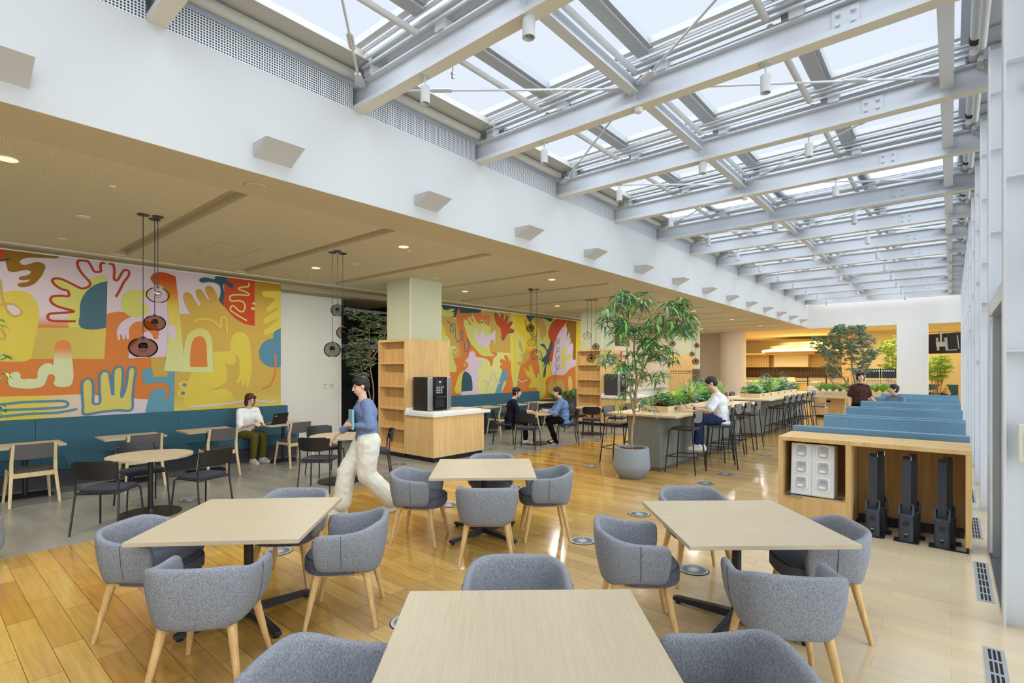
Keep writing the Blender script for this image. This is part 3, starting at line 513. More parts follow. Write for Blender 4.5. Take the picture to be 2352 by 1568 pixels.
B.line('dk', lp + [(1660, 1080), (1652, 1150)], .02); B.fill('lime', [(1750, 720), (1775, 700), (1810, 720), (1800, 850), (1860, 785), (1872, 850), (1800, 920), (1810, 1010), (1780, 1000), (1750, 1005), (1745, 880), (1740, 810)]); B.line('pk', [(1140, 1150), (1190, 1185), (1270, 1160)], .03); B.line('dk', [(1240, 330), (1280, 480), (1380, 570), (1415, 470)], .018)
B.done('second painted mural of hands behind the farther banquette and column')
# ================================================================ FURNITURE PROTOTYPES (all face local +Y)
def rrect(w, d, r, n=4):
    o = []
    for cx, cy, a0 in ((w / 2 - r, d / 2 - r, 0), (-w / 2 + r, d / 2 - r, 90), (-w / 2 + r, -d / 2 + r, 180), (w / 2 - r, -d / 2 + r, 270)):
        for i in range(n + 1):
            a = math.radians(a0 + 90 * i / n); o.append((cx + r * math.cos(a), cy + r * math.sin(a)))
    return o
def leg_mb(a, b, ra, rb, n=10): return MB().tube([a, b], [ra, rb], n)
def make_armchair():
    t = thing('armchair', 'x', 'armchair')
    # upholstered wrap-around shell: a closed section swept along a U
    mb = MB(); n = 26; rings = []
    for i in range(n + 1):
        u = -1 + 2 * i / n; au = abs(u); sg = 1 if u >= 0 else -1
        # plan path: arms straight then a rounded back
        if au > .62:
            q = (au - .62) / .38; x = .292; y = -.06 + q * .25
        else:
            a = au / .62 * PI / 2; x = .292 * math.sin(a) ** .72 if a > 0 else 0; y = -.06 - .235 * math.cos(a) ** .72 if a < PI / 2 - 1e-6 else -.06
        x *= sg
        e = max(0, min(1, (au - .22) / .5)); e = e * e * (3 - 2 * e); zt_ = .722 - .06 * e
        zb = .365 + .03 * e
        nx, ny = (x / .292, (y + .06) / .235) if au < .62 else (sg, 0); l = math.hypot(nx, ny) or 1; nx, ny = nx / l, ny / l
        if i in (0, n): zt_ -= .03; zb += .02
        def P(off, z):
            k = 1 - .15 * max(0, (.60 - z) / .235) ** 1.5 if z < .60 else 1 + .02 * (z - .60) / .12
            return ((x - nx * off) * k, (y - ny * off) * k - .0, z)
        T = .05
        sec = [P(.006, zb), P(0, zb + .03), P(0, (zb + zt_) / 2), P(0, zt_ - .035), P(.006, zt_ - .008), P(T / 2, zt_), P(T - .006, zt_ - .008), P(T, zt_ - .035), P(T + .004, (zb + zt_) / 2), P(T, zb + .03), P(T - .006, zb)]
        rings.append([mb.b.verts.new(p) for p in sec])
    m_ = len(rings[0]); rings_co = [[v.co.copy() for v in q] for q in rings]
    for a, b in zip(rings, rings[1:]):
        for k in range(m_): mb.b.faces.new((a[k], a[(k + 1) % m_], b[(k + 1) % m_], b[k]))
    mb.b.faces.new(rings[0]); mb.b.faces.new(rings[-1][::-1])
    sh = mb.build('shell', 'fabric', t, smooth=True, sub=1)
    for j in (4, n - 4):
        MB().tube([rings_co[j][k] for k in (1, 2, 3, 4)], .0022, 5).build('seam', 'piping', sh)
    st = MB(); pr = rrect(.47, .5, .17, 5); pr = [(x * (1 - .1 * (y < -.1)), y + .02) for x, y in pr]
    st.prism([(x * .96, y * .96) for x, y in pr], .37, .385); st.prism(pr, .385, .462); st.prism([(x * .95, y * .95) for x, y in pr], .462, .476)
    st.build('seat', 'fabric_seat', t, smooth='auto', bevel=.012)
    for sx in (-1, 1):
        for sy in (-1, 1):
            leg_mb((sx * .175, sy * .16, .39), (sx * .245, sy * .235, 0), .028, .014, 12).build('leg', 'ash', t, smooth='auto')
    MB().box(-.19, .19, -.17, -.135, .345, .375).box(-.19, .19, .135, .17, .345, .375).box(-.185, -.15, -.17, .17, .345, .375).box(.15, .185, -.17, .17, .345, .375).build('seat_frame', 'ash', t)
    return t
def curved_panel(w, z0, z1, y0, bow, th, lean=0, n=10, taper=0):
    mb = MB(); fr = []; r = .03
    for i in range(n + 1):
        u = -1 + 2 * i / n; x = u * w / 2; y = y0 - bow * (1 - u * u); row = []
        e = r if abs(u) > .999 else 0
        for z in (z0 + e + taper * abs(u) ** 3, z1 - e):
            yy = y - lean * (z - z0) / (z1 - z0)
            row.append((x, yy, z)); row.append((x, yy - th, z))
        fr.append([mb.b.verts.new(p) for p in row])
    for a, b in zip(fr, fr[1:]):
        for i, j in ((0, 1), (1, 3), (3, 2), (2, 0)): mb.b.faces.new((a[i], a[j], b[j], b[i]))
    mb.b.faces.new([fr[0][k] for k in (0, 2, 3, 1)]); mb.b.faces.new([fr[-1][k] for k in (0, 1, 3, 2)])
    return mb
def make_black_chair(seat='blackfab', back='black', name='metal_chair'):
    t = thing(name, 'x', 'chair'); r = .0105
    for s in (-1, 1):
        MB().tube([(s * .235, -.26, 0), (s * .215, -.2, .44), (s * .215, -.205, .56), (s * .22, -.245, .785)], r, 8).build('rear_leg', 'blackmetal', t)
        MB().tube([(s * .235, .235, 0), (s * .212, .20, .415), (s * .20, .17, .44), (s * .205, -.2, .44)], r, 8).build('front_leg', 'blackmetal', t)
    MB().tube([(-.21, -.2, .435), (.21, -.2, .435)], r, 8).tube([(-.2, .17, .437), (.2, .17, .437)], r, 8).build('cross_bar', 'blackmetal', t)
    pr = rrect(.44, .41, .09, 4); MB().prism(pr, .445, .455).prism([(x * .97, y * .97) for x, y in pr], .455, .478).build('seat', seat, t, bevel=.006)
    curved_panel(.44, .60, .80, -.222 + .0, .045, .014, .03, taper=.02).build('backrest', back, t, smooth='auto', bevel=.004)
    for s in (-1, 1): MB().ell((s * .2, -.215, .76), .007, 6).build('screw', 'chrome', t)
    return t
def make_wood_chair(back='greyback', frame='palewood', seat='darkseat', name='wooden_chair'):
    t = thing(name, 'x', 'chair')
    for s in (-1, 1):
        mb = MB(); pts = [((s * .245, -.285), 0), ((s * .215, -.2), .44), ((s * .215, -.195), .55), ((s * .205, -.25), .80)]; prev = None
        for (x, y), z in pts:
            hw = .016 if z in (0, .80) else .019; hd = .02 if z else .015
            c = [mb.b.verts.new((x + a * hw, y + b * hd, z)) for a, b in ((-1, -1), (1, -1), (1, 1), (-1, 1))]
            if prev:
                for k in range(4): mb.b.faces.new((prev[k], prev[(k + 1) % 4], c[(k + 1) % 4], c[k]))
            else: mb.b.faces.new(c[::-1])
            prev = c
        mb.b.faces.new(prev); mb.build('rear_leg', frame, t, bevel=.005)
        leg_mb((s * .2, .17, .44), (s * .235, .235, 0), .022, .015, 8).build('front_leg', frame, t)
    MB().box(-.2, .2, .155, .18, .375, .435).box(-.215, .215, -.215, -.19, .365, .425).box(-.215, -.19, -.2, .17, .385, .435).box(.19, .215, -.2, .17, .385, .435).build('apron', frame, t, bevel=.003)
    MB().prism(rrect(.43, .42, .08, 4), .44, .46).build('seat', seat, t, bevel=.005)
    curved_panel(.47, .60, .80, -.19, .035, .018, .04, taper=.015).build('backrest', back, t, smooth='auto', bevel=.004)
    return t
def make_stool():
    t = thing('bar_stool', 'x', 'bar stool'); r = .0115
    for s in (-1, 1):
        MB().tube([(s * .25, -.265, 0), (s * .2, -.19, .735), (s * .2, -.19, .86), (s * .205, -.225, 1.065)], r, 8).build('rear_leg', 'blackmetal', t)
        MB().tube([(s * .25, .265, 0), (s * .205, .205, .715), (s * .195, .175, .738), (s * .2, -.19, .735)], r, 8).build('front_leg', 'blackmetal', t)
    z = .27; a = .232; fr = MB()
    fr.tube([(-a, a + .01, z), (a, a + .01, z)], .009, 6).tube([(-a, -a - .015, z + .03), (a, -a - .015, z + .03)], .009, 6).tube([(-a, a + .01, z), (-a, -a - .015, z + .03)], .009, 6).tube([(a, a + .01, z), (a, -a - .015, z + .03)], .009, 6)
    fr.build('footrest', 'blackmetal', t); MB().tube([(-.2, .17, .735), (.2, .17, .735)], r, 6).tube([(-.2, -.18, .735), (.2, -.18, .735)], r, 6).build('cross_bar', 'blackmetal', t)
    MB().prism(rrect(.41, .4, .08, 4), .745, .765).build('seat', 'darkseat', t, bevel=.005)
    curved_panel(.40, .86, 1.07, -.19, .04, .014, .03, taper=.025).build('backrest', 'stoolback', t, smooth='auto', bevel=.004)
    for s in (-1, 1): MB().box(s * .2 - .014, s * .2 + .014, -.245, -.212, .95, 1.02).build('back_bracket', 'black', t)
    return t
def make_square_table():
    t = thing('square_table', 'x', 'table')
    MB().box(-.525, .525, -.53, .53, .692, .72).build('tabletop', 'table', t, bevel=.002)
    MB().cyl((0, 0, .06), (0, 0, .69), .032, n=16).build('post', 'blackmetal', t, smooth='auto'); MB().box(-.17, .17, -.17, .17, .68, .692).build('top_plate', 'blackmetal', t)
    for k in range(4):
        a = PI / 4 + k * PI / 2; m = Matrix.Rotation(a, 4, 'Z'); mb = MB()
        v = [(0, -.035, .03), (.44, -.026, .018), (.47, -.024, .018), (.47, .024, .018), (.44, .026, .018), (0, .035, .03)]; w = [(0, -.03, .085), (.44, -.022, .052), (.47, -.02, .045), (.47, .02, .045), (.44, .022, .052), (0, .03, .085)]
        lo = [mb.b.verts.new(m @ Vector(p)) for p in v]; hi = [mb.b.verts.new(m @ Vector(p)) for p in w]
        mb.b.faces.new(lo[::-1]); mb.b.faces.new(hi)
        for i in range(6): mb.b.faces.new((lo[i], lo[(i + 1) % 6], hi[(i + 1) % 6], hi[i]))
        f = mb.build('foot', 'blackmetal', t, bevel=.004)
        MB().disc(m @ Vector((.435, 0, 0)), .02, 0, .02, 12).build('glide', 'rubber', f)
    return t
def make_round_table():
    t = thing('round_table', 'x', 'table')
    MB().disc((0, 0, 0), .45, .695, .72, 48).build('tabletop', 'table', t, smooth='auto', bevel=.003)
    MB().cyl((0, 0, .012), (0, 0, .695), .03, n=16).lathe([(.05, .012), (.035, .04), (.03, .06)], n=16).build('post', 'blackmetal', t, smooth='auto'); MB().disc((0, 0, 0), .33, 0, .012, 40).build('base_plate', 'black', t, smooth='auto')
    return t
def make_side_table():
    t = thing('small_table', 'x', 'table')
    MB().box(-.31, .31, -.4, .4, .695, .72).build('tabletop', 'table', t, bevel=.002)
    MB().cyl((0, 0, .012), (0, 0, .695), .03, n=14).build('post', 'blackmetal', t, smooth='auto'); MB().box(-.22, .22, -.28, .28, 0, .012).build('base_plate', 'black', t)
    return t
def series(proto, items):
    for i, (p, rz, label) in enumerate(items):
        q = proto if i == 0 else copy_tree(proto)
        q.location = (p[0], p[1], 0); q.rotation_euler = (0, 0, rz); q['label'] = label
        yield q
# ---- four square tables
T = {'R': ((-1.154, 3.805), math.radians(41.4)), 'C': ((-3.834, 4.054), math.radians(42.2)), 'L': ((-3.855, 1.618), math.radians(44.3)), 'F': ((-1.235, 1.533), math.radians(41.4 + 90))}
TL = {'R': 'square pale table on the right with four grey armchairs round it', 'C': 'square pale table in the middle, farthest of the four square ones', 'L': 'square pale table on the left in front of the grey floor', 'F': 'square pale table cut off by the bottom edge of the photo'}
list(series(make_square_table(), [(T[k][0], T[k][1], TL[k]) for k in 'RCLF']))
AC = []
side = {'f': 'near side, back to the camera', 'b': 'far side, facing the camera', 'l': 'left side', 'r': 'right side'}
tn = {'R': 'the right square table', 'C': 'the middle square table', 'L': 'the left square table', 'F': 'the cut-off nearest square table'}
for k, s, r_, u_, tw in (('C', 'f', .07, .69, 0), ('C', 'l', -.66, .14, -8), ('C', 'r', .65, .02, 4), ('C', 'b', .05, -.68, 0), ('L', 'f', .14, .70, 6), ('L', 'l', -.57, .14, -4), ('L', 'r', .69, -.04, 8), ('L', 'b', 0.02, -.64, 0),
                      ('R', 'l', -.72, .08, -6), ('R', 'b', 0.0, -.79, 0), ('R', 'r', .53, .04, -6), ('R', 'f', -.06, .72, -10), ('F', 'b', -.02, -.74, 0), ('F', 'l', -.71, .1, -6), ('F', 'r', .74, .04, -4)):
    c = Vector(T[k][0]) + RV * r_ + UV * u_; d = {'f': -UV, 'b': UV, 'l': RV, 'r': -RV}[s]
    AC.append((c, face_of(d) + math.radians(tw), 'grey upholstered armchair on the %s of %s' % (side[s], tn[k])))
for q in series(make_armchair(), AC): q['group'] = 'grey upholstered armchairs at the square tables'
# ---- round tables with black chairs
RT = [((-7.53, 1.99), 'round pale table on a black disc base, nearest the camera on the left'), ((-7.4, 4.5), 'round pale table behind the walking person'), ((-7.55, 9.72), 'round pale table where the two people in navy and blue sit'), ((-7.44, 12.15), 'round pale table in front of the second bookshelf')]
list(series(make_round_table(), [(p, 0, l) for p, l in RT]))
F_ = -UV
BC = [((-7.15, 1.5), F_ * .8 - RV * .1, 'black metal chair at the nearest round table, back to the camera, leftmost'), ((-8.03, 2.03), Vector((1, .05)), 'black metal chair at the far side of the nearest round table'), ((-7.1, 2.42), Vector((-.94, -.33)), 'black metal chair turned sideways on the right of the nearest round table'),
      ((-7.1, 4.0), Vector((-.64, .77)), 'black metal chair beside the hand of the walking person'), ((-8.02, 4.62), Vector((1, -.05)), 'black metal chair behind the second round table, near the laptop table'), ((-7.12, 4.97), Vector((-.52, -.85)), 'black metal chair partly behind the walking person by the bookshelf'),
      ((-7.2, 9.05), Vector((-.39, .92)), 'empty black metal chair in front of the seated pair, back to the camera'), ((-8.12, 9.27), RV, 'black metal chair under the person in navy'), ((-6.98, 10.25), -RV, 'black metal chair under the person in the blue shirt'),
      ((-7.12, 11.6), Vector((-.5, .87)), 'black metal chair with its back to the camera at the fourth round table'), ((-8.0, 12.25), Vector((1, -.1)), 'black metal chair half hidden behind the person in the blue shirt'), ((-6.85, 12.45), Vector((-1, -.2)), 'black metal chair at the fourth round table next to the potted tree')]
for q in series(make_black_chair(), [(p, face_of(d), l) for p, d, l in BC]): q['group'] = 'black metal chairs on the grey floor'
# ---- banquette tables and wooden chairs
ys = [(1.12, 'cut by the left edge of the photo'), (2.35, 'second from the left along the near banquette'), (3.45, 'third from the left, empty, before the laptop table'), (4.78, 'with the laptop on it'), (9.3, 'just behind the white coffee counter'), (10.5, 'second beyond the coffee counter'), (11.7, 'behind the person in navy'), (13.0, 'farthest, before the ferns')]
list(series(make_side_table(), [((-9.86, y), 0, 'small rectangular table at the banquette, ' + l) for y, l in ys]))
wd = [((-9.38, 1.12), 92, 'nearest the left edge of the photo'), ((-9.38, 2.35), 90, 'half hidden behind the oval-looking round table'), ((-9.35, 3.42), 90, 'at the empty third banquette table'), ((-9.33, 4.72), 96, 'at the laptop table facing the person'), ((-9.33, 9.3), 92, 'beside the white coffee counter'), ((-9.32, 10.45), 90, 'left of the person in navy'), ((-9.32, 11.65), 88, 'seen between the two seated people'), ((-9.32, 13.0), 90, 'just left of the person in blue')]
for q in series(make_wood_chair(), [(p, math.radians(a), 'pale wooden chair with dark grey back, ' + l) for p, a, l in wd]): q['group'] = 'pale wooden chairs along the banquettes'
# ---- bar stools
ST = [((-3.5, 8.77), -90, 'nearest the camera'), ((-3.19, 9.62), None, 'under the person in the white T-shirt'), ((-3.5, 10.25), -90, 'just beyond the seated person'), ((-3.5, 10.94), -90, 'second beyond the seated person'), ((-3.5, 11.6), -90, 'third beyond the seated person'), ((-3.5, 12.36), -90, 'last on the near island')]
rz = [math.radians(90)] * 6
items = [(p, face_of((-.92, -.38)) if a is None else PI / 2, 'black bar stool right of the near island, ' + l) for p, a, l in ST]
items += [((-3.5, 14.95 + .7 * i), PI / 2, 'black bar stool on the right of the far island, %s in the row' % n) for i, n in enumerate(('nearest', 'second', 'third', 'fourth', 'fifth', 'last'))]
items += [((-4.78, y), -PI / 2, 'black bar stool on the left of the near island, ' + l) for y, l in ((8.75, 'half behind the potted tree'), (9.65, 'second back'), (10.4, 'third back'))]
items += [((-4.85, y), -PI / 2, 'black bar stool on the left of the far island, only its back top showing, %s' % n) for y, n in ((14.9, 'nearest'), (15.6, 'middle'), (16.3, 'farthest'))]
for q in series(make_stool(), items): q['group'] = 'black bar stools at the islands'
mat('tabley', (222, 198, 158), .42, kind='wood', rgb2=(206, 180, 138), scale=(46, 3, 8), spec=.35)
def island(y0, y1, xl, xr, lab, bx0, bx1, by0, by1, nsock):
    t = thing('high_table', lab, 'high table', ((xl + xr) / 2, (y0 + y1) / 2, 0)); ox, oy = t.location.x, t.location.y
    MB().box(xl - ox, xr - ox, y0 - oy, y1 - oy, .945, .98).build('tabletop', 'tabley', t, bevel=.002)
    MB().box(xl + .36 - ox, xr - .34 - ox, y0 + .12 - oy, y1 - .3 - oy, .06, .945).build('body', 'greybase', t); MB().box(xl + .37 - ox, xr - .35 - ox, y0 + .13 - oy, y1 - .31 - oy, 0, .06).build('plinth', 'greyback', t)
    p = thing('planter_box', 'long wooden planter box standing on ' + ('the near island' if y0 < 10 else 'the far island'), 'planter', ((bx0 + bx1) / 2, (by0 + by1) / 2, .98)); w, d = (bx1 - bx0) / 2, (by1 - by0) / 2
    MB().box(-w, w, -d, -d + .025, 0, .11).box(-w, w, d - .025, d, 0, .11).box(-w, -w + .025, -d + .025, d - .025, 0, .11).box(w - .025, w, -d + .025, d - .025, 0, .11).build('box', 'tabley', p)
    MB().box(-w + .025, w - .025, -d + .025, d - .025, .02, .09).build('soil', 'soil', p)
    for i in range(nsock):
        y = -d + .35 + i * (2 * d - .5) / max(1, nsock - 1); MB().box(w, w + .004, y - .06, y + .06, .035, .08).build('socket', 'dark_alu', p)
    return t
mat('tabley', (222, 198, 158), .42, kind='wood', rgb2=(206, 180, 138), scale=(46, 3, 8), spec=.35)
island(8.35, 13.3, -4.8, -3.49, 'near grey high table with pale wooden top and planter', -4.42, -3.9, 8.95, 12.6, 5)
island(14.25, 20.3, -4.85, -3.5, 'far grey high table with pale wooden top and planter', -4.45, -3.95, 15.0, 19.6, 6)
# ---- banquettes
def banquette(y0, y1, seams, lab, end_r=True):
    t = thing('banquette', lab, 'banquette', (XW, (y0 + y1) / 2, 0)); oy = t.location.y
    MB().box(.05, .58, y0 - oy, y1 - oy, 0, .26).build('plinth', 'plinth', t)
    e = [y0] + seams + [y1]
    for a, b in zip(e, e[1:]):
        MB().box(.04, .64, a - oy + .002, b - oy - .002, .265, .46).build('seat_cushion', 'teal', t, bevel=.03, seg=3, smooth='auto'); MB().box(.03, .16, a - oy + .002, b - oy - .002, .44, 1.0).build('back_cushion', 'teal', t, bevel=.028, seg=3, smooth='auto')
    return t
banquette(-2.5, 5.28, [-.7, 1.33, 3.25], 'long dark teal banquette along the nearer mural')
banquette(8.8, 14.05, [10.55, 11.85], 'teal banquette along the farther mural'); banquette(16.2, 16.9, [], 'short end of teal banquette beyond the ferns')
# ---- bookshelf towers round the sage columns, with coffee counters
def tower(y0, n, mach):
    x0, x1, y1 = -9.16, -8.26, y0 + 1.19
    bx('wall_column', 'sage', -9.13, -8.36, y0 + .2, y0 + 1.05, 0, ZC); bx('trim_column', 'offwhite', -8.365, -8.352, y0 + .19, y0 + .21, 2.37, ZC)
    t = thing('bookshelf', 'open oak bookshelf tower round %s sage column' % n, 'bookshelf', (-8.71, y0 + .6, 0)); X = lambda v: v + 8.71; Y = lambda v: v - y0 - .6
    MB().box(X(x0), X(x0) + .03, Y(y0), Y(y0 + .19), .14, 2.32).box(X(x1) - .04, X(x1), Y(y0), Y(y0 + .19), .14, 2.32).box(X(x0), X(x1), Y(y0), Y(y0 + .19), 2.32, 2.37).box(X(x0), X(x1), Y(y0), Y(y0 + .19), .09, .14).build('frame', 'oak', t)
    MB().box(X(x0) + .03, X(x1) - .04, Y(y0 + .17), Y(y0 + .188), .14, 2.32).build('back_panel', 'oak_dark', t); MB().box(X(x1) - .03, X(x1) - .0005, Y(y0 + .1905), Y(y1), .09, 2.37).box(X(x0), X(x0) + .03, Y(y0 + .1905), Y(y1), .09, 2.37).build('side_panel', 'oak', t)
    MB().box(X(x0) + .03, X(x1) - .03, Y(y0) + .02, Y(y1) - .02, 0, .09).build('plinth', 'black', t)
    for z in (.55, .95, 1.4, 1.87): MB().box(X(x0) + .03, X(x1) - .04, Y(y0) + .012, Y(y0 + .17), z, z + .035).build('shelf', 'oak', t)
    c = thing('coffee_counter', 'oak coffee counter with white top beside %s column' % n, 'counter', (-7.84, y0 + .69, 0)); X = lambda v: v + 7.84; Y = lambda v: v - y0 - .69
    MB().box(X(-8.25), X(-7.42), Y(y0 + .0), Y(y0 + 1.38), .09, .86).build('body', 'oak', c); MB().box(X(-8.25), X(-7.45), Y(y0 + .03), Y(y0 + 1.35), 0, .09).build('plinth', 'black', c)
    MB().box(X(-8.255), X(-7.39), Y(y0 - .03), Y(y0 + 1.55), .86, .92).box(X(-8.255), X(-8.23), Y(y0), Y(y0 + 1.2), .92, 1.0).build('worktop', 'quartz', c, bevel=.003)
    tr = single('tray', MB().box(-8.2, -7.55, y0 + .12, y0 + 1.42, .921, .945), 'quartz', 'white raised slab on the counter top by %s column' % n, 'tray')
    m = thing('coffee_machine', 'black and silver coffee machine on the counter of %s column' % n if mach else 'dark grey coffee machine on the counter of %s column' % n, 'coffee machine', (-7.95, y0 + .45, .946))
    w, d, h = .24, .25, .66
    mb = MB().box(-.25, .17, -.3, .3, .01, h); mb.build('body', 'black' if mach else 'plinth', m, bevel=.006)
    MB().box(.171, .215, -.3, -.19, .01, h).box(.171, .215, .19, .3, .01, h).build('side_trim', 'alu', m, bevel=.008)
    MB().box(.171, .2, -.19, .19, .01, h).build('front_panel', 'screen', m); MB().box(.2, .206, -.11, .09, .32, .62).build('display', 'charge_dark', m)
    mb = MB()
    for i in range(4):
        for j in range(3 if i else 4): mb.box(.206, .208, -.09 + j * .055, -.055 + j * .055, .46 - i * .035, .47 - i * .035)
    mb.build('buttons', 'plastic_white', m); MB().box(.201, .204, -.12, .12, .06, .24).build('cup_niche', 'deep', m); MB().prism([(-.13, .2), (.13, .2), (.1, .27), (-.1, .27)], .255, .29).build('spout', 'black', m) if 0 else MB().box(.2, .25, -.13, .13, .245, .285).build('spout', 'black', m, bevel=.01)
    MB().prism([(-.02, 0), (.02, 0), (.025, .03), (-.025, .03)], 0, .003, Matrix.Translation((.207, 0, .55)) @ Matrix.Rotation(PI / 2, 4, 'Z') @ Matrix.Rotation(PI / 2, 4, 'X')).build('emblem', 'plastic_white', m)
tower(6.47, 'the first', True); tower(14.0, 'the second', False)
y0 = 21.5; bx('wall_column', 'sage', -9.2, -8.36, y0 + .2, y0 + 1.05, 0, ZC)
t = thing('sign_panel', 'tall oak panel reading RETURN & CASHIER on the third column', 'sign', (-8.3, 21.4, 0))
MB().box(-1.0, .04, 0, .18, 0, 2.37).build('panel', 'oak', t); MB().box(.04, .3, .02, .2, 0, 1.75).build('side_panel', 'brownpanel', t)
def text(body, size, m, parent, loc, rot, name='lettering', ext=.002):
    cu = bpy.data.curves.new(name, 'FONT'); cu.body = body; cu.size = size; cu.extrude = ext; tmp = bpy.data.objects.new(name + '_curve', cu); COL.objects.link(tmp)
    bpy.context.view_layer.update(); me = bpy.data.meshes.new_from_object(tmp.evaluated_get(bpy.context.evaluated_depsgraph_get())); bpy.data.objects.remove(tmp)
    me.materials.clear(); me.materials.append(M[m]); o = bpy.data.objects.new(name, me); COL.objects.link(o); o.parent = parent; o.location = loc; o.rotation_euler = rot; return o
text('RETURN & CASHIER', .098, 'black', t, (-.80, -.004, 1.615), (PI / 2, 0, 0))
MB().box(-.9, -.84, -.004, 0, 1.615, 1.625).box(-.9, -.89, -.004, 0, 1.615, 1.675).box(-.005, .005, -.004, 0, -.05, .05, Matrix.Translation((-.865, 0, 1.65)) @ Matrix.Rotation(math.radians(45), 4, 'Y')).build('arrow', 'black', t)
MB().box(-.93, -.02, -.004, 0, 1.555, 1.562).build('underline', 'black', t)
# ---- power cabinet and the blue booth benches
t = thing('cabinet', 'low open oak cabinet housing the battery station', 'cabinet', (-.7, 7.0, 0)); X0, X1, Y0, Y1, Hc = -.83, .85, -.42, .24, 1.0
MB().box(X0, X1, Y0, Y1, Hc - .045, Hc).build('top', 'oak', t, bevel=.002)
[MB().box(a_, b_, Y0, Y1, .07, Hc - .045).build('side_panel', 'oak', t) for a_, b_ in ((X0, X0 + .045), (X1 - .045, X1), (-.17, -.12))]
MB().box(X0 + .045, X1 - .045, Y1 - .02, Y1, .07, Hc - .045).build('back_panel', 'oak_dark', t); MB().box(X0 + .045, -.17, Y0, Y1 - .02, .30, .33).build('shelf', 'oak', t); MB().box(X0 + .045, -.17, Y0, Y0 + .02, .07, .30).build('front_panel', 'oak', t)
MB().box(X0 + .02, X1 - .045, Y1 - .05, Y1 - .0, 0, .1).box(X0 + .02, -.14, Y0 + .04, Y1 - .05, 0, .07).build('plinth', 'plinth', t)
MB().box(X1 - .04, X1 - .02, Y0 + .05, Y0 + .2, 0, .07).box(X1 - .2, X1 - .02, Y0 + .05, Y0 + .08, 0, .01).build('bracket', 'black', t)
bs = thing('battery_station', 'white battery rental station of six hatches inside the cabinet', 'charging station', (-1.20, 6.76, .331)); bs.scale = (.8, 1, 1.08)
lean = Matrix.Rotation(math.radians(-6), 4, 'X')
MB().box(-.27, .27, -.13, .16, 0, .54, lean).build('body', 'plastic', bs, bevel=.015, seg=3)
MB().box(-.002, .002, -.134, -.128, .01, .53, lean).build('seam', 'plastic2', bs)
for c in range(2):
    for r in range(3):
        m_ = lean @ Matrix.Translation((-.135 + .27 * c, -.132, .13 + .165 * r)) @ Matrix.Rotation(PI / 2, 4, 'X')
        h_ = MB().prism(rrect(.185, .152, .05, 5), 0, .004, m_).build('hatch', 'plastic_white', bs); MB().prism(rrect(.13, .118, .025, 4), .004, .012, m_).build('door', 'plastic2', h_, bevel=.003)
        MB().box(-.03, .05, .01, .045, .012, .0135, m_).build('slot', 'ventgrey', h_); MB().box(-.045, .03, -.04, -.018, .012, .0135, m_).build('sticker', 'plastic_white', h_)
MB().box(-.33, -.1, -.2, -.1, -.0, .006).box(.1, .36, -.1, 0, -.0, .006).build('foot', 'alu', bs)
for i, (x, n) in enumerate(((-.64, 'left'), (-.355, 'middle'), (-.07, 'right'))):
  for back in (0, 1):
    yb = 6.72 + .2 * back
    p = thing('power_tower', ('charcoal portable power tower, %s in the front row of the cabinet' if not back else 'charcoal portable power tower, %s in the back row, behind another') % n, 'charging tower', (x + (.045 if back else 0), yb, 0), 0, 'portable power towers')
    MB().prism(rrect(.21, .16, .02), 0, .008).build('base_plate', 'charge_dark', p)
    b = MB(); pr = rrect(.125, .11, .03, 5); b.prism(pr, .008, .29); b.build('body', 'charge', p, smooth='auto', bevel=.003)
    m_ = Matrix.Translation((0, -.012, .325)) @ Matrix.Rotation(math.radians(52), 4, 'X'); r1 = rrect(.13, .155, .035, 5); r2 = rrect(.098, .122, .025, 5); mb = MB()
    lo, hi, inn, bot = [[mb.b.verts.new(m_ @ Vector((x_, y_, z_))) for x_, y_ in rr] for rr, z_ in ((r1, -.05), (r1, 0), (r2, 0), (r2, -.045))]
    for a_, b_ in ((lo, hi), (hi, inn), (inn, bot)):
        for k in range(len(a_)): mb.b.faces.new((a_[k], a_[(k + 1) % len(a_)], b_[(k + 1) % len(a_)], b_[k]))
    mb.b.faces.new(bot); mb.build('collar', 'charge', p, smooth='auto')
    MB().box(-.037, .037, .012, .05, .26, .84).build('battery_column', 'charge', p, bevel=.003); MB().box(-.03, .03, .014, .048, .84, .872).build('column_head', 'black', p)
    MB().tube([(-.037, .03, .835), (-.037, .03, .885), (.037, .03, .885), (.037, .03, .835)], .0035, 6).build('handle', 'chrome', p)
    if not back:
        MB().box(-.025, .025, -.057, -.0545, .17, .215).build('grille', 'charge_dark', p); MB().box(-.017, .017, -.058, -.0545, .045, .075).build('socket', 'black', p); MB().box(-.013, .013, -.0575, -.0545, .082, .086).build('marking', 'plastic_white', p)
# booths
BN = [7.27, 9.45, 11.65, 13.75, 15.95, 18.05]
for i, y in enumerate(BN):
    t = thing('booth_bench', 'blue upholstered booth bench, %s' % ('nearest, directly behind the oak cabinet', 'second from the cabinet', 'third from the cabinet', 'fourth, in front of the seated person', 'fifth, behind the seated person', 'farthest')[i], 'bench', (-.69, y, 0), 0, 'blue booth benches')
    MB().box(-.84, .84, .02, .15, .08, 1.06).build('backrest', 'blue', t, bevel=.03, seg=3, smooth='auto')
    MB().box(-.82, .82, .15, .62, .3, .46).build('seat_front', 'blue', t, bevel=.03, seg=3, smooth='auto'); MB().box(-.8, .8, .03, .58, 0, .3).build('plinth', 'oak', t)
    if i: MB().box(-.83, .83, -.13, .015, .08, 1.045).build('rear_backrest', 'blue', t, bevel=.03, seg=3, smooth='auto'); MB().box(-.8, .8, -.62, -.13, .3, .46).build('rear_seat', 'blue', t, bevel=.03, seg=3, smooth='auto'); MB().box(-.78, .78, -.58, -.02, 0, .3).build('rear_plinth', 'oak', t)
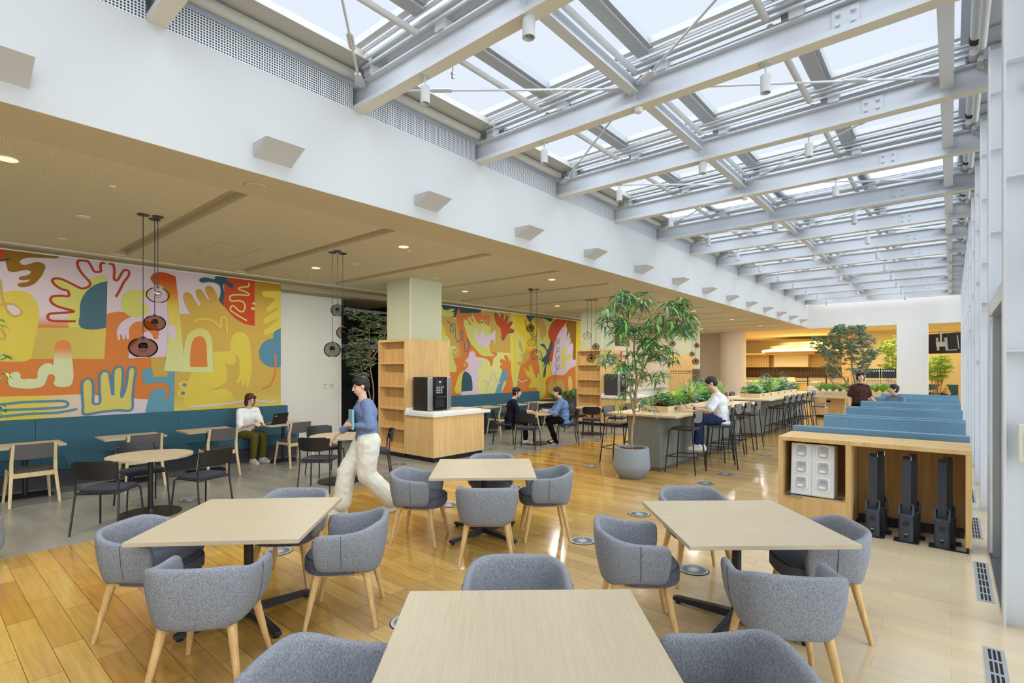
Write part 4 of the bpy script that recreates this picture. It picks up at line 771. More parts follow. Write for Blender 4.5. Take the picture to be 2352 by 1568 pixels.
for i in range(5):
    ym = (BN[i] + .62 + BN[i + 1] - .62) / 2 if i else (BN[0] + .62 + BN[1] - .62) / 2
    t = thing('booth_table', 'oak booth table hidden between the %s pair of blue benches' % ('first', 'second', 'third', 'fourth', 'fifth')[i], 'table', (-.69, ym, 0), 0, 'booth tables'); MB().box(-.75, .75, -.28, .28, .69, .72).build('tabletop', 'table', t); MB().box(-.04, .04, -.04, .04, 0, .69).build('post', 'blackmetal', t)
# ================================================================ PENDANTS, FLOOR AND CEILING FITTINGS
def pendant(x, y, z, r, sq, gm, label, grp):
    t = thing('pendant_lamp', label, 'pendant lamp', (x, y, z), 0, grp)
    MB().disc((0, 0, ZC - z - .012), .06, 0, .011, 20).build('canopy', 'black', t); MB().cyl((0, 0, .6 * r), (0, 0, ZC - z - .012), .0045, n=6).build('cord', 'black', t)
    pr = [(max(.0, r * math.cos(a)), r * sq * math.sin(a)) for a in [math.radians(v) for v in range(-62, 86, 8)]]
    MB().lathe(pr, (0, 0, 0), 32).build('glass_globe', gm, t, smooth=True, fix=False)
    MB().lathe([(0, .42 * r), (.2 * r, .40 * r), (.31 * r, .25 * r), (.33 * r, 0), (.28 * r, -.04 * r), (0, -.04 * r)], (0, 0, 0), 20).build('socket', 'chrome' if gm == 'clearglass' else 'blackchrome', t, smooth=True)
    MB().ell((0, 0, -.1 * r), (.25 * r, .25 * r, .22 * r), 16).build('bulb', 'clearglass', t, smooth=True)
    MB().lathe([(.16 * r, .97 * r * sq), (.16 * r, 1.04 * r * sq), (.05 * r, 1.1 * r * sq), (0, 1.1 * r * sq)], (0, 0, 0), 16).build('cap', 'black', t)
mat('blackchrome', (60, 60, 62), .12, .9)
PD = [('nearest cluster, in front of the first mural', [(-7.36, 1.87, 2.03, .15, .82, 'amberglass'), (-7.48, 2.02, 2.34, .118, .84, 'amberglass'), (-7.32, 2.01, 2.67, .12, .8, 'clearglass')]),
      ('second cluster, in front of the off-white wall', [(-7.48, 4.42, 2.077, .13, .96, 'smoke'), (-7.42, 4.57, 2.35, .104, .96, 'smoke'), (-7.33, 4.42, 2.69, .104, .95, 'smoke')]),
      ('third cluster, in front of the second mural', [(-7.35, 9.56, 2.08, .125, .98, 'clearglass'), (-7.53, 9.59, 2.38, .096, .98, 'clearglass'), (-7.43, 9.42, 2.71, .096, .98, 'smoke')]),
      ('fourth cluster, left of the potted tree', [(-7.38, 12.0, 2.04, .12, .98, 'smoke'), (-7.28, 12.06, 2.35, .1, .98, 'smoke'), (-7.49, 11.98, 2.65, .105, .98, 'clearglass')]),
      ('fifth cluster, behind the leaves of the potted tree', [(-7.36, 17.0, 2.04, .12, .98, 'clearglass'), (-7.28, 17.1, 2.62, .1, .98, 'smoke')]),
      ('farthest cluster, by the sign panel', [(-7.4, 19.5, 2.03, .13, .98, 'amberglass'), (-7.5, 19.4, 2.31, .1, .98, 'smoke'), (-7.4, 19.62, 2.64, .1, .98, 'amberglass')])]
GN = {'amberglass': 'brown glass', 'smoke': 'smoky grey glass', 'clearglass': 'clear glass'}
for cn, lst in PD:
    for i, a in enumerate(lst): pendant(*a, '%s globe pendant, %s of %s' % (GN[a[5]], ('lowest', 'middle' if len(lst) > 2 else 'upper', 'highest')[i], cn), 'glass globe pendants')
def floor_ring(x, y, lab):
    t = thing('floor_diffuser', lab, 'floor vent', (x, y, 0), 0, 'round floor air diffusers')
    MB().lathe([(.0, .004), (.112, .004), (.112, .006), (.125, .006), (.125, 0), (0, 0)], n=40).build('disc', 'ventgrey', t)
    mb = MB()
    for k in range(36):
        a = 2 * PI * k / 36; c, s = math.cos(a), math.sin(a); r0, r1, w = (.04 if k % 2 else .058), .104, .0035
        mb.poly([(r0 * c - w * .5 * s, r0 * s + w * .5 * c, .0052), (r0 * c + w * .5 * s, r0 * s - w * .5 * c, .0052), (r1 * c + w * s, r1 * s - w * c, .0052), (r1 * c - w * s, r1 * s + w * c, .0052)])
    mb.build('slots', 'deep', t); MB().lathe([(.125, .0045), (.133, .003), (.133, 0)], n=40).build('rim', 'deep', t)
    return t
FR = [(-2.91, 2.31, 'left of the nearest table edge'), (-2.91, 4.56, 'between the middle and right tables'), (-2.91, 5.84, 'left of the right table, behind its left armchair'), (-2.91, 8.08, 'in front of the first bar stool'), (-2.91, 9.0, 'beside the seated person\'s stool'), (-2.91, 11.47, 'farthest one beside the near island'), (-1.74, 4.54, 'under the right square table'),
      (-5.0, 2.38, 'under the left square table'), (-5.0, 4.62, 'left of the middle table'), (-5.0, 5.94, 'behind the middle table'), (-5.0, 8.13, 'left of the tree pot'), (-5.05, 9.4, 'behind the tree pot'), (-7.85, 2.53, 'on the grey floor by the nearest round table'), (-7.85, 6.01, 'on the grey floor before the coffee counter'), (-7.85, 4.9, 'on the grey floor behind the walking person'), (-7.85, 8.4, 'on the grey floor right of the coffee counter'), (-7.85, 9.2, 'on the grey floor by the person in navy'), (-6.6, 11.1, 'on the grey floor beside the person in blue')]
f0 = None
for x, y, l in FR:
    l = 'round metal floor diffuser ' + l
    if f0 is None: f0 = floor_ring(x, y, l)
    else: dup(f0, (x, y, 0), 0, l)
for i, (a, b, n) in enumerate(((3.4, 4.5, 'nearest the camera'), (5.36, 6.42, 'beside the glass door'), (7.29, 8.3, 'beside the oak cabinet'), (9.2, 10.2, 'farthest'))):
    t = thing('floor_grille', 'slotted metal floor grille along the glass wall, ' + n, 'floor vent', (.205, (a + b) / 2, 0), 0, 'linear floor grilles'); h = (b - a) / 2
    MB().box(-.05, .05, -h, h, 0, .004).build('frame', 'ventgrey', t); mb = MB()
    for x in (-.022, 0, .022):
        for j in range(6): mb.box(x - .007, x + .007, -h + .03 + j * (2 * h - .03) / 6, -h + (j + 1) * (2 * h - .03) / 6, .0042, .0046)
    mb.build('slots', 'deep', t)
def spot(x, k, stem, lab):
    y = BY(k) + .07; t = thing('spotlight', lab, 'spotlight', (x, y, 4.6), 0, 'cylinder spotlights under the roof beams'); r = .045 if stem else .052
    z = -.11 if stem else 0
    MB().disc((0, 0, 0), .05, -.012, 0, 16).build('canopy', 'white', t)
    if stem: MB().cyl((0, 0, -.012), (0, 0, -.12), .008, n=8).build('stem', 'white', t)
    MB().lathe([(0, z), (r, z), (r, z - .16), (r - .008, z - .16), (r - .012, z - .13), (0, z - .13)], n=20).build('can', 'white', t, smooth='auto'); MB().disc((0, 0, 0), r - .014, z - .131, z - .129, 14).build('lens', 'alu', t)
for k in range(0, 13):
    for x, n in ((-3.86, 'left'), (-2.59, 'centre'), (-1.31, 'right')):
        if n == 'centre' and k % 2 == 0:
            t = thing('smoke_detector', 'round cream smoke detector under the middle of a roof beam', 'smoke detector', (-2.59, BY(k) + .07, 4.6), 0, 'smoke detectors'); MB().lathe([(0, 0), (.05, 0), (.05, -.02), (.036, -.045), (0, -.045)], n=20).build('body', 'beigebox', t); MB().box(-.025, .025, -.038, -.036, -.036, -.028).build('slot', 'deep', t); continue
        spot(x, k, n != 'centre', 'white cylinder spotlight, %s one under roof beam %s' % (n, ('nearest', 'second', 'third', 'fourth', 'fifth', 'sixth', 'seventh', 'eighth', 'ninth', 'tenth', 'eleventh', 'twelfth', 'thirteenth')[k]))
def disc_fit(name, x, y, r, m, lab, cat, m2=None, h=.012):
    t = thing(name, lab, cat, (x, y, ZC - .002)); MB().lathe([(0, 0), (r, 0), (r * 1.0, -h * .6), (r * .85, -h), (0, -h)], n=28).build('cover', m, t)
    if m2: MB().lathe([(r * .98, -.001), (r * 1.08, -.001), (r * 1.08, -h * .4), (r * .98, -h * .6)], n=28).build('ring', m2, t)
for y, n in ((2.31, 'nearest the camera'), (7.1, 'second'), (11.9, 'third'), (16.7, 'fourth'), (21.5, 'farthest')): disc_fit('ceiling_speaker', -5.32, y, .105, 'cream', 'round ceiling speaker with amber ring in the smooth band, ' + n, 'speaker', 'amber')
for px, py, n, r in ((259, 427, 'small sprinkler head above the first mural area', .03), (192, 497, 'flat white disc left of the nearest pendants', .07), (143, 547, 'small sensor left above the mural', .05), (815, 606, 'sprinkler with plate near the second pendants', .06), (715, 631, 'tiny ceiling sprinkler left of the second pendants', .03), (940, 575, 'tiny sprinkler beyond the second ceiling slot', .03), (999, 638, 'white disc right of the sage column', .06), (1263, 646, 'small sprinkler above the third pendants', .03)):
    t_ = (ZC - H) * FP / (HY - py); d = ray(px, py) * t_; disc_fit('ceiling_fitting', d[0], d[1], r, 'offwhite', n, 'ceiling fitting')
for i, (x, y) in enumerate([(x, y) for x in (-8.85, -6.3) for y in (.6, 4.9, 8.7, 12.5, 16.4, 20.2, 24.0)]):
    disc_fit('fill_disc', x, y, .075, 'fill_glow', 'small glowing ceiling disc added for fill light, %s of the %s row' % (('nearest', 'second', 'third', 'fourth', 'fifth', 'sixth', 'farthest')[i % 7], 'mural side' if x < -8 else 'bulkhead side'), 'fill_disc', 'offwhite')
    l = bpy.data.lights.new('fill_lamp', 'AREA'); l.shape = 'DISK'; l.size = .13; l.energy = 42; l.color = (1, .96, .88); o = bpy.data.objects.new('fill_lamp', l); COL.objects.link(o); o.location = (x, y, ZC - .016)  # glowing discs and area lamps added to brighten the low-ceilinged side
t = thing('access_hatch', 'thin outlined ceiling hatch right of the nearest pendants', 'hatch', (-8.6, 3.3, ZC - .001)); MB().box(-.5, .5, -.3, -.294, -.002, 0).box(-.5, .5, .294, .3, -.002, 0).box(-.5, -.494, -.3, .3, -.002, 0).box(.494, .5, -.3, .3, -.002, 0).build('outline', 'cream_dark', t)
t = thing('wall_switch', 'small cream wall switch on the off-white wall', 'switch', tuple(atx(760, 885, -11.35))); MB().box(0, .012, -.06, .06, -.06, .06).build('plate', 'beigebox', t); MB().box(.012, .02, -.02, .05, -.045, .045).build('rocker', 'cream', t)
t = thing('wall_thermostat', 'narrow wall thermostat left of the cream switch', 'thermostat', tuple(atx(747, 885, -11.35))); MB().box(0, .015, -.035, .035, -.065, .065).build('plate', 'beigebox', t); MB().box(.015, .018, -.02, .02, .0, .045).build('display', 'ventgrey', t)
t = thing('alarm_box', 'cream wall box with a red light on the nearest column', 'alarm box', (.42, 4.912, 1.28)); MB().box(-.075, .09, -.035, 0, -.13, .13).build('case', 'beigebox', t, bevel=.006); MB().box(-.045, .075, -.038, -.035, -.095, .07).build('panel', 'charge', t); MB().box(-.02, .03, -.04, -.038, .025, .05).build('indicator', 'red', t)
# ================================================================ PLANTS
def leaf(mb, p, d, L, w, droop, seg=3, mi=0):
    mb.mi = mi; p = Vector(p); d = d.normalized(); s = d.cross(Vector((0, 0, 1))); s = s.normalized() if s.length > .05 else Vector((1, 0, 0)); prev = None
    if seg == 2: s = Matrix.Rotation(R_.uniform(-1.4, 1.4), 3, d) @ s
    for i in range(seg + 1):
        u = i / seg; q = p + d * L * u + Vector((0, 0, -droop * L * u * u)); ww = w * math.sin(PI * min(1, .12 + .88 * u) ** .8) * .5 if 0 < i < seg else w * .06
        nz = Vector((0, 0, ww * .35)); c = [mb.b.verts.new(q + s * ww + nz), mb.b.verts.new(q), mb.b.verts.new(q - s * ww + nz)]
        if prev:
            mb._tag(mb.b.faces.new((prev[0], prev[1], c[1], c[0]))); mb._tag(mb.b.faces.new((prev[1], prev[2], c[2], c[1])))
        prev = c
def rdir(up=.2, r=R_): a = r.uniform(0, 2 * PI); return Vector((math.cos(a), math.sin(a), up + r.uniform(-.25, .25)))
def spheroid_nodes(c, r, n, shell=.55):
    o = []
    while len(o) < n:
        v = Vector((R_.uniform(-1, 1), R_.uniform(-1, 1), R_.uniform(-1, 1)))
        if shell < v.length < 1: o.append(Vector((c[0] + v.x * r[0], c[1] + v.y * r[1], c[2] + v.z * r[2])))
    return o
def px_nodes(lst, d0, dj):
    o = []
    for px, py, rx, ry, n in lst:
        for _ in range(n):
            a = R_.uniform(0, 2 * PI); q = math.sqrt(R_.random()); o.append(atd(px + rx * q * math.cos(a), py + ry * q * math.sin(a), d0 + R_.uniform(-dj, dj)))
    return o
def plant(name, label, cat, loc, stems, nodes, per, L, w, droop, mats, up=.2, stem_r=(.02, .008), stem_m='trunk', twig=True, seg=3, group=None):
    t = thing(name, label, cat, loc, 0, group); O = Vector(loc); allp = []
    for st in stems:
        pts = [Vector(p) - O for p in st]; sp = spline(pts, False, 4); n = len(sp); MB().tube(sp, [stem_r[0] + (stem_r[1] - stem_r[0]) * i / (n - 1) for i in range(n)], 7).build('stem', stem_m, t, smooth=True); allp += [(p, i / n) for i, p in enumerate(sp)]
    if twig:
        mb = MB()
        for nd in nodes:
            v = nd - O; c = min(allp, key=lambda a: (a[0] - v).length + max(0, a[0].z - v.z) * 1.5 + (0 if a[1] > .3 else .5))[0]; mid = (c + v) / 2 + Vector((0, 0, .06 * (c - v).length)); mb.tube([c, mid, v], [.005 + stem_r[1] * .35, .004, .0025], 4, cap=False)
        mb.build('twigs', stem_m, t)
    mb = MB(); ms = list(mats)
    for nd in nodes:
        v = nd - O
        for j in range(per): leaf(mb, v + Vector((R_.uniform(-.03, .03), R_.uniform(-.03, .03), R_.uniform(-.05, .03))), rdir(up), L * R_.uniform(.7, 1.15), w * R_.uniform(.8, 1.15), droop * R_.uniform(.6, 1.3), seg, R_.randrange(len(ms)))
    mb.build('foliage', ms, t, fix=False); return t
def planter_pot(loc, label, r=.30, h=.49):
    p = thing('plant_pot', label, 'plant pot', loc); MB().lathe([(0, 0), (r * .62, 0), (r * .72, .03), (r * .98, .15), (r, .2), (r * .93, h - .02), (r * .91, h), (r * .80, h), (r * .79, h - .06), (0, h - .06)], n=48).build('bowl', 'pot', p, smooth='auto')
    mb = MB()
    for _ in range(150):
        a = R_.uniform(0, 2 * PI); q = r * .74 * math.sqrt(R_.random()); m_ = Matrix.Translation((q * math.cos(a), q * math.sin(a), h - .045 + R_.uniform(0, .018))) @ Matrix.Rotation(R_.uniform(0, 3), 4, 'Z') @ Matrix.Rotation(R_.uniform(-.5, .5), 4, 'X'); mb.box(-.022, .022, -.012, .012, -.005, .005, m_)
    tag(mb.build('bark_chips', 'bark_chip', p), kind='stuff'); return p
PT = (-4.0, 7.75); planter_pot((PT[0], PT[1], 0), 'speckled grey concrete pot holding the tall tree by the near island')
D0 = PT[0] * -S_ + PT[1] * C_
def A_(px, py, dd=0): return atd(px, py, D0 + dd)
stems = [[(PT[0], PT[1], .44), A_(1452, 985), A_(1456, 955), A_(1450, 920), A_(1447, 880), A_(1440, 800, -.05), A_(1436, 745, -.05), A_(1428, 703, -.1)],
         [A_(1455, 975), A_(1458, 930, .05), A_(1466, 880, .1), A_(1492, 815, .1), A_(1525, 750, .12), A_(1548, 705, .1)], [A_(1452, 940), A_(1462, 870, .12), A_(1456, 800, .2), A_(1464, 745, .2), A_(1478, 712, .2)], [A_(1474, 870, .1), A_(1480, 815, -.1), A_(1500, 760, -.15), A_(1510, 720, -.2)]]
nd = px_nodes([(1425, 688, 36, 18, 12), (1475, 690, 28, 20, 9), (1415, 735, 36, 28, 16), (1560, 705, 32, 18, 12), (1575, 745, 20, 32, 12), (1520, 745, 38, 28, 18), (1455, 765, 48, 28, 20), (1500, 800, 36, 26, 15), (1425, 825, 42, 22, 14), (1455, 860, 48, 22, 13), (1535, 815, 16, 20, 4), (1520, 865, 22, 14, 4), (1432, 905, 22, 14, 3), (1470, 925, 18, 12, 3), (1420, 928, 10, 8, 1), (1490, 940, 6, 6, 1)], D0, .38)
plant('potted_tree', 'tall slender potted tree with long drooping leaves by the near island', 'tree', (PT[0], PT[1], .44), stems, nd, 9, .235, .038, .85, ('leaf_dark', 'leaf_mid', 'leaf_blue', 'leaf_mid'), .45, (.018, .008), 'trunk', seg=4)
# olive tree in the dark alcove
O_ = atx(850, 900, -10.9); base = Vector((O_.x, O_.y, 0)); dO = O_.x * -S_ + O_.y * C_
planter_pot((base.x, base.y, 0), 'dark shaded pot of the olive tree in the black alcove', .28, .45)
st = [[base + Vector((0, 0, .4)), atd(852, 920, dO), atd(834, 860, dO), atd(826, 830, dO), atd(812, 800, dO)], [base + Vector((.05, 0, .4)), atd(858, 900, dO), atd(850, 840, dO), atd(848, 780, dO), atd(850, 730, dO)], [atd(850, 830, dO), atd(880, 780, dO), atd(890, 730, dO)], [atd(848, 760, dO), atd(832, 735, dO), atd(812, 722, dO)]]
plant('olive_tree', 'dark olive tree standing in the black alcove left of the bookshelf', 'tree', tuple(base + Vector((0, 0, .4))), st, px_nodes([(810, 722, 18, 12, 14), (850, 735, 26, 24, 40), (880, 760, 24, 40, 46), (820, 770, 24, 24, 30), (812, 815, 24, 30, 46), (850, 810, 26, 36, 40), (830, 850, 24, 18, 20)], dO, .3), 14, .095, .02, .15, ('leaf_olive', 'leaf_pale', 'leaf_olive', 'leaf_dark'), .3, (.02, .008), 'trunk2', seg=2)
# tree on the end planter desk
TX, TY = -2.6, 21.95; dT = TX * -S_ + TY * C_; b0 = Vector((TX, TY, .98))
st = [[b0, atd(1965, 880, dT), atd(1958, 850, dT), atd(1952, 800, dT), atd(1945, 765, dT)], [b0, atd(1950, 885, dT), atd(1925, 850, dT), atd(1905, 825, dT), atd(1885, 800, dT)], [b0, atd(1975, 860, dT), atd(1985, 820, dT), atd(1978, 780, dT)], [atd(1958, 850, dT), atd(1985, 845, dT), atd(2010, 820, dT)], [b0 + Vector((-.1, 0, 0)), atd(1920, 885, dT), atd(1897, 855, dT)]]
plant('olive_tree', 'broad bushy tree rising from the planter desk behind the standing person', 'tree', tuple(b0), st, px_nodes([(1945, 775, 42, 30, 110), (1895, 790, 32, 24, 62), (1985, 800, 30, 34, 60), (1930, 812, 42, 24, 70), (2005, 812, 16, 16, 16), (1915, 855, 16, 14, 14), (1900, 845, 8, 10, 8), (1975, 845, 26, 18, 30), (1925, 760, 12, 12, 12), (1975, 757, 12, 10, 12)], dT, .7), 18, .105, .038, .2, ('leaf_olive', 'leaf_blue', 'leaf_dark', 'leaf_olive'), .3, (.045, .012), 'trunk2', seg=2)
def tree_at(px, y, zlo, blobs, mats, name, label, L, w, per, base_z=0, pxb=None, sm='trunk2', droop=.2, dj=.4):
    b = aty(pxb or px, 845, y); dd = b.x * -S_ + b.y * C_; bb = Vector((b.x, b.y, base_z)); st = []
    for bx_, by_, rx, ry, n in blobs: st.append([bb, (bb + atd(bx_, by_, dd)) / 2 + Vector((0, 0, .05)), atd(bx_, by_, dd)])
    return plant(name, label, 'tree' if 'tree' in name else 'plant', tuple(bb), st, px_nodes(blobs, dd, dj), per, L, w, droop, mats, .3, (.025, .008), sm, seg=2)
tree_at(2042, 29.5, 0, [(2040, 800, 22, 18, 40), (2050, 830, 16, 22, 40), (2035, 845, 18, 10, 18), (2055, 785, 8, 14, 10)], ('leaf_mid', 'leaf_lime', 'leaf_mid'), 'indoor_tree', 'yellow-lit tree just left of the white pillar in the amber room', .15, .055, 12)
tree_at(2150, 29.3, 0, [(2135, 845, 20, 12, 24), (2160, 835, 18, 16, 22), (2148, 865, 22, 10, 22), (2172, 850, 8, 10, 12), (2155, 822, 12, 8, 8), (2125, 862, 10, 5, 5)], ('leaf_lime', 'leaf_fern', 'leaf_mid'), 'feathery_plant', 'light green feathery plant right of the white pillar', .26, .035, 14)
# plant whose tips enter at the left edge
bb = Vector((-6.75, .38, 0)); dd = 4.65
planter_pot(tuple(bb), 'grey pot of the leafy tree just outside the left edge', .25, .4)
plant('ficus_tree', 'leafy tree whose twig tips enter at the left edge', 'tree', (bb.x, bb.y, .36), [[bb + Vector((0, 0, .36)), atd(-70, 950, dd), atd(-60, 850, dd), atd(-55, 720, dd)]], [atd(x, y, dd) for x, y in ((-8, 735), (6, 814), (0, 820), (8, 856), (-2, 866), (6, 934), (-6, 940), (-40, 760), (-50, 700), (-45, 880), (-30, 830))], 7, .075, .026, .5, ('leaf_dark', 'leaf_mid', 'leaf_dark'), -.1, (.012, .005), 'trunk2')
# planter plants
def fern(p, label, L=.45, n=16, m=('leaf_fern', 'leaf_mid'), lift=1.0, grp='x', name='fern', pin=.06):
    mb = MB()
    for k in range(n):
        a = R_.uniform(0, 2 * PI); d = Vector((math.cos(a), math.sin(a), lift * R_.uniform(.5, 1.4))).normalized(); l = L * R_.uniform(.6, 1.1); s = Vector((-math.sin(a), math.cos(a), 0)); mi = R_.randrange(len(m)); prev = None
        for i in range(1, 12):
            u = i / 11; q = d * l * u + Vector((0, 0, -.45 * l * u * u)); pl = pin * math.sin(PI * min(1, u * .93 + .05)) ** .7
            for sg in (-1, 1):
                e = q + s * sg * pl + d * pl * .5; mb.mi = mi; mb.poly([q, q + d * .012 + s * sg * .002, e, q - d * .012 + s * sg * .004])
            if prev is not None: mb.poly([prev - s * .002, prev + s * .002, q + s * .0015, q - s * .0015])
            prev = q
    o = mb.build(name, list(m), fix=False); o.location = p; tag(o, label, 'fern' if name == 'fern' else 'plant', grp); return o
def grass(p, label, L=.4, n=45, m=('leaf_pale', 'leaf_mid'), lift=1.6, w=.012, grp='x', name='grass_plant', droop=.7):
    mb = MB()
    for k in range(n): leaf(mb, (R_.uniform(-.03, .03), R_.uniform(-.03, .03), 0), Vector((R_.uniform(-1, 1), R_.uniform(-1, 1), lift * R_.uniform(.6, 1.3))), L * R_.uniform(.6, 1.1), w, droop * R_.uniform(.3, 1), 4, R_.randrange(len(m)))
    o = mb.build(name, list(m), fix=False); o.location = p; tag(o, label, 'plant', grp); return o
def bush(p, label, r=.16, n=130, m=('leaf_dark', 'leaf_mid'), L=.06, w=.032, h=.22, grp='x', name='leafy_plant'):
    mb = MB()
    for k in range(n):
        a = R_.uniform(0, 2 * PI); q = r * math.sqrt(R_.random()); z = h * R_.uniform(.05, 1) * (1 - .4 * q / r); leaf(mb, (q * math.cos(a), q * math.sin(a), z), rdir(.3), L, w, .3, 2, R_.randrange(len(m)))
    for k in range(9):
        a = 2 * PI * k / 9; mb.mi = 0; mb.tube([(0, 0, 0), (r * .7 * math.cos(a), r * .7 * math.sin(a), h * .7)], .003, 3, cap=False)
    o = mb.build(name, list(m), fix=False); o.location = p; tag(o, label, 'plant', grp); return o
def planting(xc, ys, z, seq, where):
    n = len(seq); g = 'plants in ' + where; cnt = 0
    ord_ = ('first', 'second', 'third', 'fourth', 'fifth', 'sixth', 'seventh', 'eighth', 'ninth', 'tenth', 'eleventh', 'twelfth', 'thirteenth', 'fourteenth', 'fifteenth', 'sixteenth', 'seventeenth', 'eighteenth', 'nineteenth', 'twentieth')
    for i, c in enumerate(seq):
        p = (xc + R_.uniform(-.1, .1), ys[0] + (ys[1] - ys[0]) * (i + .5) / n, z); w = ', %s from the camera end of %s' % (ord_[i], where)
        if c == 'F': fern(p, 'bright green feathery fern' + w, R_.uniform(.72, .85), 26, ('leaf_fern', 'leaf_mid'), 2.4, g)
        elif c == 'L': fern(p, 'lime yellow fern' + w, R_.uniform(.6, .72), 28, ('leaf_lime', 'leaf_fern'), 2.2, g, pin=.045)
        elif c == 'f': fern(p, 'low green fern' + w, .48, 28, ('leaf_fern', 'leaf_mid'), 1.5, g)
        elif c == 'G': grass(p, 'tall pale striped grass' + w, .72, 70, ('leaf_pale', 'leaf_lime', 'trunk'), 2.8, .014, g)
        elif c == 'S': grass(p, 'white-striped spider plant' + w, .42, 70, ('leaf_pale', 'leaf_mid'), 1.2, .02, g, 'spider_plant', 1.1)
        elif c == 'P': bush(p, 'pale silvery leafed plant' + w, .22, 220, ('leaf_pale', 'leaf_blue', 'leaf_pale'), .075, .038, .38, g)
        elif c == 'D': bush(p, 'dark green leafy plant' + w, .22, 200, ('leaf_dark', 'leaf_mid'), .095, .05, .28, g)
        elif c == 'E': bush(p, 'tall eucalyptus-like plant' + w, .18, 190, ('leaf_blue', 'leaf_dark'), .06, .042, .72, g)
        elif c == 'R': grass(p, 'small dark red dracaena' + w, .16, 22, ('leaf_red', 'leaf_red'), 1.2, .03, g, 'dracaena', .2)
planting(-4.16, (9.0, 12.55), 1.065, 'RDSLSDGPFEDLSFGL', 'the near planter')
planting(-4.2, (15.05, 19.55), 1.065, 'DPLFDELGPFDEFSPD', 'the far planter')
# ferns of the near wall planter between the banquettes
t = thing('planter_box', 'dark planter box of ferns between the banquettes', 'planter', (-10.4, 15.1, 0)); MB().box(-.4, .25, -.95, 1.0, 0, .7).build('box', 'plinth', t)
for i, y in enumerate((14.4, 14.8, 15.2, 15.6)): fern((-10.3, y, .7), 'green fern in the dark planter between the banquettes, ' + ('first', 'second', 'third', 'fourth')[i] + ' from the left', .62, 26, ('leaf_fern', 'leaf_dark'), 1.6, 'ferns between the banquettes')
# ================================================================ END DESK, KITCHEN, FAR THINGS
t = thing('planter_desk', 'pale oak desk with planter at the far end, behind two light chairs', 'desk', (-2.6, 21.7, 0))
MB().box(-1.25, 1.15, -.4, .05, .72, .76).build('desktop', 'tabley', t); MB().box(-1.2, 1.1, -.02, .0, .08, .72).build('front_panel', 'oak', t); MB().box(-1.25, 1.15, .05, .6, .08, .93).build('planter_body', 'tabley', t); MB().box(-1.2, 1.1, .0, .55, 0, .08).build('plinth', 'black', t); MB().box(-.85, -.72, -.025, -.02, .55, .62).build('socket', 'deep', t); MB().box(-.95, -.65, .045, .05, .83, .87).build('grille', 'ventgrey', t)
for i in range(11): fern((-3.7 + .21 * i, 21.98, .92), 'low fern in the planter desk, %s from the left' % ('first', 'second', 'third', 'fourth', 'fifth', 'sixth', 'seventh', 'eighth', 'ninth', 'tenth', 'last')[i], .62, 30, ('leaf_fern', 'leaf_mid', 'leaf_fern'), 2.0, 'ferns of the planter desk', pin=.05)
mat('seatblue', (84, 92, 116), .9)
for q in series(make_wood_chair('palewood', 'palewood', 'seatblue', 'light_chair'), [((-3.52, 20.75), 0, 'light wooden chair at the planter desk, left of the two'), ((-2.5, 20.75), 0, 'light wooden chair at the planter desk, beside the standing person')]): q['group'] = 'light wooden chairs at the planter desk'
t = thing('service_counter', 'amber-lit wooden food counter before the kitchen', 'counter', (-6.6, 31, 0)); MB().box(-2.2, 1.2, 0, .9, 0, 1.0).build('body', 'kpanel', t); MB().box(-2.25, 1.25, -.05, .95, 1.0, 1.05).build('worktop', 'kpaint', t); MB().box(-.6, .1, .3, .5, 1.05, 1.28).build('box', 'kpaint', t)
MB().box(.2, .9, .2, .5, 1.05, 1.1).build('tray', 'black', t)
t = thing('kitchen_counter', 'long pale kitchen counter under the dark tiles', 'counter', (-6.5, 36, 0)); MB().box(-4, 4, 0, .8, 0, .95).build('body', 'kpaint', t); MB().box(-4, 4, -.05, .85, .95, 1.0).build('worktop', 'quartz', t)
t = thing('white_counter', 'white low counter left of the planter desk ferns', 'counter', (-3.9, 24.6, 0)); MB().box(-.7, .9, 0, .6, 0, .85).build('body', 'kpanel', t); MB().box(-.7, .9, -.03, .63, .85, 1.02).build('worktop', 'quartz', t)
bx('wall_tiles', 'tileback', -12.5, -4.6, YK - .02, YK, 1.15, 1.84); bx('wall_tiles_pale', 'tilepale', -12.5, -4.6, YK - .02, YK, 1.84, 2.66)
bx('wall_tiles_left', 'tilepale', -11.0, -9.3, YK - .5, YK - .03, 1.84, 2.66)
single('range_hood', MB().box(-8.95, -6.95, YK - .7, YK - .03, 1.86, 2.66), 'kpaint', 'smooth pale range hood above the dark tiles', 'hood', bevel=.01)
bx('ceiling_drop', 'kpaint', -12.5, -1.8, YK - 3.0, YK, 2.66, 2.72)
# curved lit cove
mb = MB(); cx_, cy_ = -6.2, 35.2
for (r, z0, z1) in ((2.75, 2.73, 2.9), (2.4, 2.9, 3.1), (1.9, 3.1, 3.3)): mb.disc((cx_, cy_, 0), r, z0, z1, 64)
struct('ceiling_ring', mb, 'kpaint', smooth='auto')
t = thing('cove_light', 'glowing curved cove light over the kitchen', 'light', (cx_, cy_, 2.66)); mb = MB()
mb.lathe([(2.76, .1), (2.84, .1), (2.84, .2), (2.76, .2)], n=64).build('tube', 'lampglow', t)
for x in (-10.5, -8.0, -5.5): area('kitchen_lamp', (x, 31.5, 3.55), 1.6, 3, 120, (1, .84, .54))
for x in (-6.0, -2.5, -.7): area('kitchen_lamp', (x, 29.0, 3.55), 1.4, 1.4, 52, (1, .84, .54))
area('wall_washer', (-8.0, 35.6, 2.6), 6, 1.2, 105, (1, .86, .6)); area('alcove_lamp', (-1, 34, 3.5), 3, 3, 85, (1, .83, .5))
